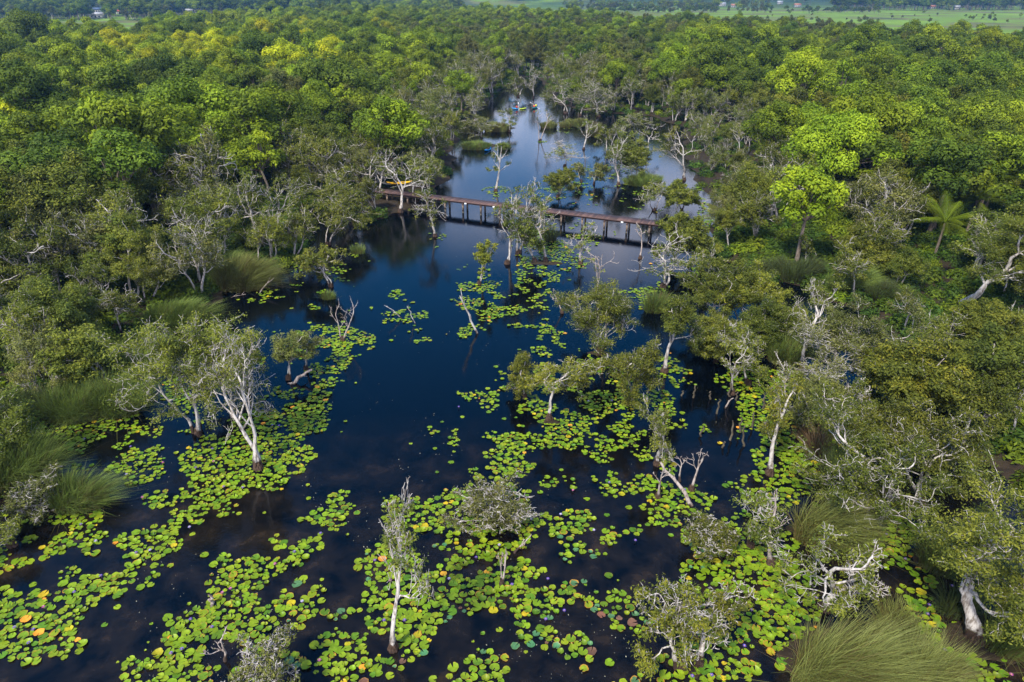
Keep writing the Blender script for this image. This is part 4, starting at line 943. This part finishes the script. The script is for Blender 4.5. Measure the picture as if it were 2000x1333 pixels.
eye_v, eye_f = tubes([(np.array([(0, 0, 0), (0, 0, .03), (0, 0, .05)]), np.array((.018, .02, .004)), 8)]); EYE = mk_mesh('stamens', eye_v, [eye_f], [plain('stamens', (.7, .5, .03), .6)])
for px_, py_, c_ in [(626,1042,'violet'),(590,1175,'lilac'),(537,1102,'pink'),(624,1290,'pink'),(575,1078,'violet'),(750,1212,'violet'),(790,1212,'violet'),(877,1131,'lilac'),(930,1089,'violet'),(786,1005,'lilac'),(732,1095,'violet'),(762,1134,'pink'),(970,1012,'pink'),
  (982,1016,'violet'),(975,1065,'lilac'),(1070,1131,'violet'),(1102,1193,'violet'),(1000,1142,'violet'),(1066,1210,'violet'),(1160,1036,'lilac'),(1241,1056,'violet'),(1363,1080,'lilac'),(1352,1321,'violet'),(1390,1319,'violet'),(1468,1192,'violet'),(1454,1262,'violet'),
  (1119,958,'pink'),(1190,943,'violet'),(1337,957,'violet'),(1149,784,'lilac'),(1195,783,'violet'),(1594,1168,'violet'),(1690,1047,'violet'),(1731,1044,'violet'),(1768,1092,'violet'),(1812,1200,'violet'),(1815,1182,'violet'),(1775,1012,'violet'),(1845,1270,'violet'),
  (372,1210,'violet'),(414,1225,'violet'),(355,1268,'violet'),(334,1276,'violet'),(434,1158,'pink'),(450,1150,'pink'),(85,1186,'pink'),(65,1230,'violet'),(28,1226,'violet'),(56,1256,'violet'),(197,1125,'violet'),(145,1157,'violet'),(187,1057,'lilac'),(293,1075,'lilac'),
  (266,1080,'violet'),(370,1030,'lilac'),(158,1025,'violet'),(138,990,'violet'),(247,927,'lilac'),(417,902,'pink'),(382,914,'violet'),(474,953,'violet'),(437,951,'violet'),(318,904,'pink'),(165,858,'violet'),(255,873,'violet'),(545,832,'violet'),(532,831,'violet'),(896,795,'violet'),
  (157,818,'lilac'),(415,877,'violet'),(278,972,'pink'),(1620,1265,'violet'),(1975,1318,'pink'),(1095,1005,'lilac'),(1038,1015,'lilac'),(1860,1145,'violet')]:
    B = ground(px_, py_, .12); o = thing('water_lily_flower', {'violet': 'deep violet water lily flower held above the pads', 'pink': 'pink water lily flower held above the pads', 'lilac': 'pale lilac water lily flower held above the pads'}[c_], 'flower', B, r2.uniform(0, 6), c_ + ' water lily flowers')
    link('petals', FM[c_], o); link('stem', STEM, o); link('stamens', EYE, o)

# ------------------------------------------------------------------ dead wood: snags, logs, stumps
def stick(name, pts, rad, bark, label, cat, forks=0, seed=0, thin=1.0):
    r3 = np.random.default_rng(seed); pts = np.array(pts, float); B = pts[0].copy(); q = pts - B; n = 7
    t_ = np.linspace(0, 1, n); seg = np.linspace(0, 1, len(q)); fine = np.stack([np.interp(t_, seg, q[:, k]) for k in range(3)], 1)
    fine[1:-1] += r3.normal(0, rad * .6, (n - 2, 3)); V_, F_ = tubes([(fine, np.linspace(rad, rad * .45, n), 8)])
    o = thing(name, label, cat, B); cap = []
    link('stem' if name != 'fallen_log' else 'bole', mk_mesh('stem', V_, [F_], [bark], smooth=True), o)
    for k in range(forks):
        i = int(r3.integers(2, n - 1)); d = norm(fine[-1] - fine[0]) + r3.normal(0, .6, 3); d = norm(d + np.array((0, 0, .4))); L = np.linalg.norm(fine[-1]) * r3.uniform(.15, .35)
        b_ = np.array([fine[i], fine[i] + d * L * .5 + r3.normal(0, .04, 3), fine[i] + d * L]); V2, F2 = tubes([(b_, np.array((rad * .45, rad * .3, rad * .12)), 5)]); link('branch', mk_mesh('branch', V2, [F2], [bark], smooth=True), o)
    return o
def snag(bx, by, tx, ty, rad, label, bark=BARK_DRY, forks=2, seed=1, name='dead_snag', cat='dead tree'):
    B, H, l = stand(bx, by, tx, ty); stick(name, [(B[0], B[1], -.3), (B[0] + l[0] * .5, B[1] + l[1] * .5, H * .5), (B[0] + l[0], B[1] + l[1], H)], rad, bark, label, cat, forks, seed)
snag(935, 652, 898, 578, .10, 'white leaning dead snag alone in the middle of open water', BARK, 3, 2)
snag(812, 632, 795, 598, .045, 'thin dead stick beside the little pad patch in open water', BARK, 1, 3)
snag(790, 623, 755, 598, .045, 'low curved dead branch lying on the water by the little pad patch', BARK, 3, 4)
snag(415, 1183, 408, 1160, .10, 'short broken post of pale wood beside the lower left pads', BARK_DRY, 0, 5, 'stump', 'stump')
snag(522, 1205, 532, 1190, .02, 'tiny bare twig standing at the pads left of the tall slender paperbark', BARK, 1, 6)
for k, (x, y, h, lab) in enumerate([(1355, 778, 26, 'forked dark stump farthest left among the drowned stumps'), (1385, 780, 15, 'thin dark stump right of the forked one'), (1402, 808, 28, 'dark drowned stump nearest the water lane'), (1425, 775, 30, 'tall dark stump beside the pads'),
     (1437, 782, 16, 'small dark stump touching the pads'), (1370, 852, 20, 'dark stump in the small round pad patch'), (1428, 858, 36, 'dark stump between the two pad patches'), (1452, 872, 40, 'tallest dark stump at the pad edge'), (1412, 875, 12, 'short green stump low in the water'),
     (1470, 835, 30, 'dark stump deep inside the right pad field'), (1445, 845, 30, 'slim dark stump behind the tallest one'), (1332, 774, 10, 'tiny stump peg left of the drowned stumps'), (1490, 800, 30, 'dark stump standing under the slim leaning paperbark')]):
    snag(x, y, x + 3, y - h, .085, lab, WOODDARK, 0, 20 + k, 'stump', 'stump')
snag(1412, 797, 1432, 778, .07, 'slanting broken limb sticking out of the water among the dark stumps', BARK_DRY, 1, 44)
snag(1358, 988, 1290, 903, .13, 'long brown fallen log leaning from the water against the white paperbark', BARK_DRY, 1, 45, 'fallen_log', 'log')
snag(555, 752, 610, 722, .16, 'thick twisted fallen log at the feet of the grey leafed paperbarks', BARK_DRY, 2, 46, 'fallen_log', 'log')
snag(1010, 508, 1085, 514, .12, 'dark root log raft under the clump at the boardwalk middle', BARK_BROWN, 1, 47, 'fallen_log', 'log')
snag(430, 585, 480, 575, .05, 'tangle of bare grey branches in the water below the left bank reeds', BARK_DRY, 5, 48, 'fallen_branch', 'branch')
snag(500, 575, 535, 543, .06, 'bent bare branch rising from the water beside the pale swept reeds', BARK_DRY, 2, 49, 'fallen_branch', 'branch')
snag(1085, 682, 1060, 684, .10, 'greenish sunken log end left of the round mid lake tree', WOODDARK, 0, 50, 'fallen_log', 'log')
snag(1412, 690, 1385, 675, .03, 'thin white fallen stick near the low dense paperbark', BARK, 1, 51, 'fallen_branch', 'branch')
snag(1660, 640, 1560, 655, .06, 'long bare pale limb lying across the crowns on the right', BARK, 2, 52, 'fallen_branch', 'branch')
snag(165, 668, 90, 672, .08, 'pale fallen limb in the undergrowth left of the dense rounded paperbark', BARK_DRY, 1, 53, 'fallen_branch', 'branch')

# ------------------------------------------------------------------ boardwalk
def box(c, sx, sy, sz, u=np.array((1., 0, 0)), v=np.array((0, 1., 0))):
    w_ = np.array((0, 0, 1.)); c = np.asarray(c, float); V_ = [c + u * sx * a + v * sy * b + w_ * sz * d for d in (-.5, .5) for a, b in ((-.5, -.5), (.5, -.5), (.5, .5), (-.5, .5))]
    return np.array(V_), np.array([(0, 3, 2, 1), (4, 5, 6, 7), (0, 1, 5, 4), (1, 2, 6, 5), (2, 3, 7, 6), (3, 0, 4, 7)])
def boxes(L):
    V_, F_, o_ = [], [], 0
    for b in L: V_.append(b[0]); F_.append(b[1] + o_); o_ += len(b[0])
    return np.concatenate(V_), np.concatenate(F_)
DZ = 1.45; A = ground(700, 367, DZ); Bq = ground(1382, 447, DZ); Lw = np.linalg.norm(Bq - A); u = (Bq - A) / Lw; v = np.array((-u[1], u[0], 0.))
m, t, p = mat('deck_boards'); oi = nd(t, 'ShaderNodeAttribute', attribute_name='tint'); t.links.new(ramp(t, oi.outputs['Fac'], [(0, (.048, .029, .025)), (.5, (.080, .042, .036)), (1, (.125, .072, .060))]), p.inputs['Base Color']); p.inputs['Roughness'].default_value = .75
bw = thing('boardwalk', 'long red-brown plank boardwalk on wooden posts crossing the lake', 'boardwalk', (A[0], A[1], 0))
o0 = np.array((A[0], A[1], 0.)); nb = int(Lw / .20); r3 = np.random.default_rng(3); bl_ = []; tt = []
for k in range(nb):
    c_ = u * (k + .5) * .20 + np.array((0, 0, DZ - .025 + r3.normal(0, .002))); bl_.append(box(c_, .175, 1.55 + r3.normal(0, .015), .05, u, v)); tt += [r3.random()] * 8
V_, F_ = boxes(bl_); link('deck', mk_mesh('deck', V_, [F_], [m], tint=tt), bw)
PW = plain('post_wood', (.20, .15, .11), .85, 5, .45); PD = plain('beam_wood', (.085, .050, .042), .8, 4, .4); WET = plain('wet_post', (.035, .030, .018), .5, 6, .5)
for s in (-1, 1):
    V_, F_ = box(u * Lw / 2 + v * s * .69 + np.array((0, 0, DZ - .15)), Lw, .09, .19, u, v); link('side_beam', mk_mesh('side_beam', V_, [F_], [PD]), bw)
    V_, F_ = box(u * Lw / 2 + v * s * .82 + np.array((0, 0, DZ - .05)), Lw, .035, .09, u, v); link('edge_board', mk_mesh('edge_board', V_, [F_], [m], tint=[.35] * 8), bw)
posts = [760, 800, 838, 873, 908, 943, 980, 1020, 1060, 1100, 1141, 1184, 1228, 1272, 1318, 1360]
for xpx in posts:
    ypx = np.interp(xpx, (690, 1400), (366, 449)); G = ground(xpx, ypx, DZ) - o0; s0 = float(G @ u)
    for s in (-1, 1):
        c_ = u * s0 + v * s * .62; V_, F_ = box(c_ + np.array((0, 0, .72)), .18, .18, 1.05, u, v); po = link('post', mk_mesh('post', V_, [F_], [PW]), bw)
        V_, F_ = box(c_ + np.array((0, 0, -.65)), .19, .19, 1.7, u, v); link('wet_foot', mk_mesh('wet_foot', V_, [F_], [WET]), po)
    V_, F_ = box(u * s0 + np.array((0, 0, DZ - .325)), .16, 1.6, .16, u, v); link('crossbeam', mk_mesh('crossbeam', V_, [F_], [PD]), bw)
LW_ = plain('lamp_white', (.75, .78, .78), .4)
for xpx in (915, 970, 1219):
    ypx = np.interp(xpx, (690, 1400), (366, 449)); s0 = float((ground(xpx, ypx, DZ) - o0) @ u); V_, F_ = box(u * s0 - v * .89 + np.array((0, 0, DZ - .17)), .26, .10, .18, u, v); link('edge_lamp', mk_mesh('edge_lamp', V_, [F_], [LW_]), bw)

# ------------------------------------------------------------------ kayaks and paddlers
def kayak(loc, rz, L, colA, colB, label, split=.5, tilt=0.0, name='kayak'):
    o = thing(name, label, 'kayak', loc, rz, None); o.rotation_euler = (tilt, 0, rz)
    n, k = 25, 14; V_ = []
    for i in range(n):
        f = i / (n - 1); x = (f - .5) * L; wv = .40 * max(.02, math.sin(pi * min(max(f, .004), .996)) ** .55); h0 = .05 + .16 * abs(2 * f - 1) ** 3; 
        for j in range(k):
            a = 2 * pi * j / k; yv = cos(a) * wv; zz = sin(a)
            z = h0 + (.24 + .05 * abs(2 * f - 1)) + zz * (.07 if zz > 0 else .22) * (wv / .40) ** .5
            if zz > .2 and abs(yv) < .28 and .26 < f < .76: z -= .16
            V_.append((x, yv, z - .10))
    q_ = [(i * k + j, i * k + (j + 1) % k, (i + 1) * k + (j + 1) % k, (i + 1) * k + j) for i in range(n - 1) for j in range(k)]
    mi = [0 if (f_ // k) / (n - 1) < split else 1 for f_ in range(len(q_))]
    caps = np.array([[0] + [k - 1 - j for j in range(k - 1)]]); cap2 = np.array([[(n - 1) * k + j for j in range(k)]])
    hull = mk_mesh('hull', V_, [np.array(q_), caps, cap2], [plain('hull_a', colA, .3), plain('hull_b', colB, .3)], mat_idx=mi + [0, 1], smooth=True); link('hull', hull, o)
    for sx in (-.14, .16):
        b_ = boxes([box((sx * L, 0, .20), .34, .38, .06), box((sx * L - .2, 0, .34), .06, .38, .26)]); link('seat', mk_mesh('seat', b_[0], [b_[1]], [plain('seat', (.03, .03, .035), .7)]), o)
    return o
def paddler(loc, rz, vest, label, hat=None):
    """seated on the kayak, legs forward, hands on the paddle shaft"""
    J = {'pel': (0, 0, .12), 'waist': (-.02, 0, .30), 'chest': (.0, 0, .50), 'neck': (.02, 0, .62), 'hb': (.03, 0, .70), 'ht': (.035, 0, .82),
         'sl': (.0, .17, .55), 'el': (.13, .27, .36), 'wl': (.34, .22, .42), 'gl': (.41, .20, .44), 'sr': (.0, -.17, .55), 'er': (.13, -.27, .36), 'wr': (.34, -.22, .42), 'gr': (.41, -.20, .44),
         'hl': (.05, .09, .10), 'kl': (.42, .14, .26), 'al': (.78, .11, .10), 'tl': (.86, .12, .18), 'hr': (.05, -.09, .10), 'kr': (.42, -.14, .26), 'ar': (.78, -.11, .10), 'tr': (.86, -.12, .18)}
    R = {'pel': .13, 'waist': .12, 'chest': .14, 'neck': .055, 'hb': .085, 'ht': .075, 'sl': .055, 'el': .042, 'wl': .03, 'gl': .035, 'sr': .055, 'er': .042, 'wr': .03, 'gr': .035, 'hl': .085, 'kl': .06, 'al': .04, 'tl': .035, 'hr': .085, 'kr': .06, 'ar': .04, 'tr': .035}
    names = list(J); E = [('pel', 'waist'), ('waist', 'chest'), ('chest', 'neck'), ('neck', 'hb'), ('hb', 'ht'), ('chest', 'sl'), ('sl', 'el'), ('el', 'wl'), ('wl', 'gl'), ('chest', 'sr'), ('sr', 'er'), ('er', 'wr'), ('wr', 'gr'), ('pel', 'hl'), ('hl', 'kl'), ('kl', 'al'), ('al', 'tl'), ('pel', 'hr'), ('hr', 'kr'), ('kr', 'ar'), ('ar', 'tr')]
    me = bpy.data.meshes.new('body'); me.from_pydata([J[n_] for n_ in names], [(names.index(a), names.index(b)) for a, b in E], []); me.materials.append(plain('skin', (.30, .16, .10), .6))
    o = thing('person', label, 'person', loc, rz); b = link('body', me, o); sk_ = b.modifiers.new('skin', 'SKIN'); b.modifiers.new('sub', 'SUBSURF').levels = 1; b.modifiers['sub'].render_levels = 1
    for i, n_ in enumerate(names): me.skin_vertices[0].data[i].radius = (R[n_], R[n_])
    me.skin_vertices[0].data[0].use_root = True
    V_, F_ = tubes([(np.array([(-.01, 0, .20), (-.02, 0, .24), (-.02, 0, .40), (0, 0, .56), (.01, 0, .60)]), np.array((.12, .165, .175, .185, .10)), 12)]); link('life_vest', mk_mesh('vest', V_, [F_], [plain('vest', vest, .6)], smooth=True), o)
    V_, F_ = tubes([(np.array([(.02, 0, .74), (.025, 0, .80), (.03, 0, .86), (.03, 0, .885)]), np.array((.10, .102, .07, .01)), 12)]); link('hat' if hat else 'hair', mk_mesh('hair', V_, [F_], [plain('hair', hat or (.02, .015, .012), .7)], smooth=True), o)
def paddle(loc, rz, roll, label):
    o = thing('paddle', label, 'paddle', loc, rz); o.rotation_euler = (roll, 0, rz)
    V_, F_ = tubes([(np.array([(0, -1.05, 0), (0, 1.05, 0)]), np.array((.018, .018)), 8)]); link('shaft', mk_mesh('shaft', V_, [F_], [plain('shaft', (.6, .6, .6), .4)]), o)
    for s in (-1, 1):
        b_ = box((0, s * 1.22, 0), .16, .42, .025); link('blade', mk_mesh('blade', b_[0], [b_[1]], [plain('blade', (.8, .8, .78), .5)]), o)
BLUE, LIME, TEAL, YEL = (.01, .20, .55), (.42, .55, .03), (.01, .32, .42), (.72, .38, .01)
B = ground(1014, 214); kayak((B[0], B[1], -.02), .06, 3.4, (.02, .26, .62), LIME, 'blue and lime two tone kayak broadside in the far channel', .5)
paddler((B[0] - .55, B[1], .16), .06, (.60, .02, .03), 'person in a red life vest paddling the two tone kayak', None); paddle((B[0] - .12, B[1], .62), .06, .55, 'white double paddle held by the person in the red vest')
B = ground(1045, 212); kayak((B[0], B[1], -.02), 1.15, 3.3, TEAL, (.03, .28, .5), 'teal kayak pointing away, right of the two tone one', .5)
paddler((B[0] - .22, B[1] - .5, .16), 1.15, (.75, .12, .03), 'person in an orange vest seated in the near end of the teal kayak'); paddler((B[0] + .25, B[1] + .6, .16), 1.15, (.62, .70, .03), 'person in a yellow vest seated in the far end of the teal kayak')
paddle((B[0] - .02, B[1] + .0, .62), 1.15, .5, 'white double paddle across the middle of the teal kayak')
B = ground(953, 294); kayak((B[0], B[1], -.02), 1.25, 3.0, BLUE, BLUE, 'bright blue kayak lying end-on beside the low round reeds')
B = ground(780, 361, DZ); kayak((B[0], B[1] + .1, DZ + .04), .16, 3.5, YEL, (.75, .45, .02), 'yellow kayak stored on the boardwalk at the left shore', .5)
B = ground(768, 357, DZ - .3); kayak((B[0] - .4, B[1] + .75, DZ - .75), .12, 3.2, (.55, .50, .42), (.62, .40, .10), 'dull cream kayak lying behind the yellow one at the left shore', .5)

# ------------------------------------------------------------------ the far plain: houses, tree belts
HW = plain('house_wall', (.42, .41, .38), .8, 2, .1); ROOFS = {'red': plain('roof_red', (.42, .08, .05), .7, 2, .2), 'white': plain('roof_white', (.30, .31, .33), .5, 2, .1), 'blue': plain('roof_blue', (.06, .09, .16), .5, 2, .2), 'brown': plain('roof_brown', (.30, .13, .08), .7, 2, .2)}
WIN = plain('window_glass', (.02, .025, .03), .2)
for k, (x, y, wpx, roof, lab) in enumerate([(193, 26, 16, 'blue', 'white house with a dark blue roof among the far left trees'), (236, 29, 11, 'red', 'small house with a red roof right of the blue roofed one'), (193, 37, 25, 'white', 'long low white roofed shed in front of the blue roofed house'),
     (372, 28, 14, 'white', 'pale house beside the far trees left of the bright round tree'), (350, 14, 7, 'red', 'tiny red roofed house in the distant wood'), (500, 20, 9, 'white', 'little white house right of the bright round tree'), (1522, 13, 9, 'white', 'white house on the far side of the plain, left of the brown roofed one'),
     (1557, 15, 11, 'brown', 'brown roofed house on the far side of the plain'), (1605, 8, 34, 'white', 'very long pale building on the far side of the plain'), (1410, 14, 12, 'white', 'pale shed at the left end of the far plain'), (1432, 16, 8, 'brown', 'small brown roofed shed right of the pale one'),
     (1818, 19, 12, 'brown', 'low brown building below the dark hill'), (1868, 20, 10, 'white', 'white hut below the dark hill')]):
    B = ground(x, y); sc = depth(B) / F; w_ = wpx * sc; d_ = min(w_ * .8, 14); hh = min(3.4, max(2.6, w_ * .3)) * (1.25 if y < 30 else 1); gz0 = float(ground_z(B)[0])
    o = thing('house', lab, 'house', (B[0], B[1], gz0)); V_, F_ = box((0, 0, hh / 2), w_, d_, hh); wl = link('wall', mk_mesh('wall', V_, [F_], [HW]), o)
    rh = hh * .55; e = .6; V_ = np.array([(-w_ / 2 - e, -d_ / 2 - e, hh - .1), (w_ / 2 + e, -d_ / 2 - e, hh - .1), (w_ / 2 + e, d_ / 2 + e, hh - .1), (-w_ / 2 - e, d_ / 2 + e, hh - .1), (-w_ / 2 - e, 0, hh + rh), (w_ / 2 + e, 0, hh + rh)])
    link('roof', mk_mesh('roof', V_, [np.array([(0, 1, 5, 4), (2, 3, 4, 5), (0, 3, 2, 1)]), np.array([(3, 0, 4), (1, 2, 5)])], [ROOFS[roof]]), o)
    for j in range(3):
        V_, F_ = box(((j - 1) * w_ * .3, -d_ / 2 - .02, hh * .5), w_ * .12, .08, hh * .4); link('window', mk_mesh('window', V_, [F_], [WIN]), o)
# belts of trees on the plain
belt = []
def add_belt(x0, x1, y0, y1, n, kd, s0, s1):
    for _ in range(n):
        PX = rng.uniform(x0, x1); PY = rng.uniform(y0, y1)
        if any(abs(PX - hx) < hw_ * .5 + 4 and -2 < PY - hy < 16 for hx, hy, hw_ in ((193, 26, 16), (236, 29, 11), (193, 37, 25), (372, 28, 14), (350, 14, 7), (500, 20, 9), (1522, 13, 9), (1557, 15, 11), (1605, 8, 34), (1410, 14, 12), (1432, 16, 8), (1818, 19, 12), (1868, 20, 10))): continue
        g_ = ground(PX, PY); belt.append((g_[0], g_[1], rng.uniform(s0, s1), kd[int(rng.integers(0, len(kd)))]))
add_belt(-60, 700, 10, 34, 1500, ('dark', 'dark', 'green', 'grey'), 1.0, 2.0)
add_belt(-60, 330, 34, 42, 260, ('dark', 'green', 'grey'), .8, 1.6)
add_belt(330, 900, 14, 28, 420, ('green', 'dark', 'lime'), .9, 1.6)
add_belt(-60, 1300, -8, 12, 480, ('dark', 'green', 'dark'), 1.2, 2.2)
add_belt(1100, 1500, 12, 22, 260, ('grey', 'green', 'olive'), .6, 1.2)
add_belt(1300, 2060, -8, 14, 600, ('dark', 'grey', 'green'), 1.2, 2.2)
add_belt(1620, 2060, 10, 22, 700, ('dark', 'dark', 'green'), 1.0, 1.8)
add_belt(1400, 2060, 27, 50, 60, ('olive', 'green', 'grey'), .25, .6)
add_belt(1150, 1720, 22, 27, 260, ('grey', 'dark'), .4, .8)
bp_ = np.array([(b[0], b[1]) for b in belt]); bz = ground_z(bp_)
instancer('far_woods', np.c_[bp_, bz - .2], rng.uniform(0, 6.28, len(belt)), [b[2] for b in belt], [base[b[3]] + int(rng.integers(0, len(SPEC[b[3]]))) for b in belt], meshes, 'bluish belts of trees beyond the fields')

# ------------------------------------------------------------------ haze
HAZE = 0.00017
if HAZE:
    V_, F_ = box((0, 5800, 205), 18600, 12600, 415); m = bpy.data.materials.new('haze'); m.use_nodes = True; t = m.node_tree; t.nodes.clear()
    out = t.nodes.new('ShaderNodeOutputMaterial'); pv = t.nodes.new('ShaderNodeVolumePrincipled'); pv.inputs['Density'].default_value = HAZE; pv.inputs['Color'].default_value = (.22, .52, 1.0, 1); pv.inputs['Anisotropy'].default_value = .2
    t.links.new(pv.outputs[0], out.inputs['Volume']); V_[:, 2] = np.where(V_[:, 2] < 0, -2.6, 412)
    tag(link('haze', mk_mesh('haze', V_, [F_], [m])), 'thin bluish haze over the distant plain', kind='stuff')
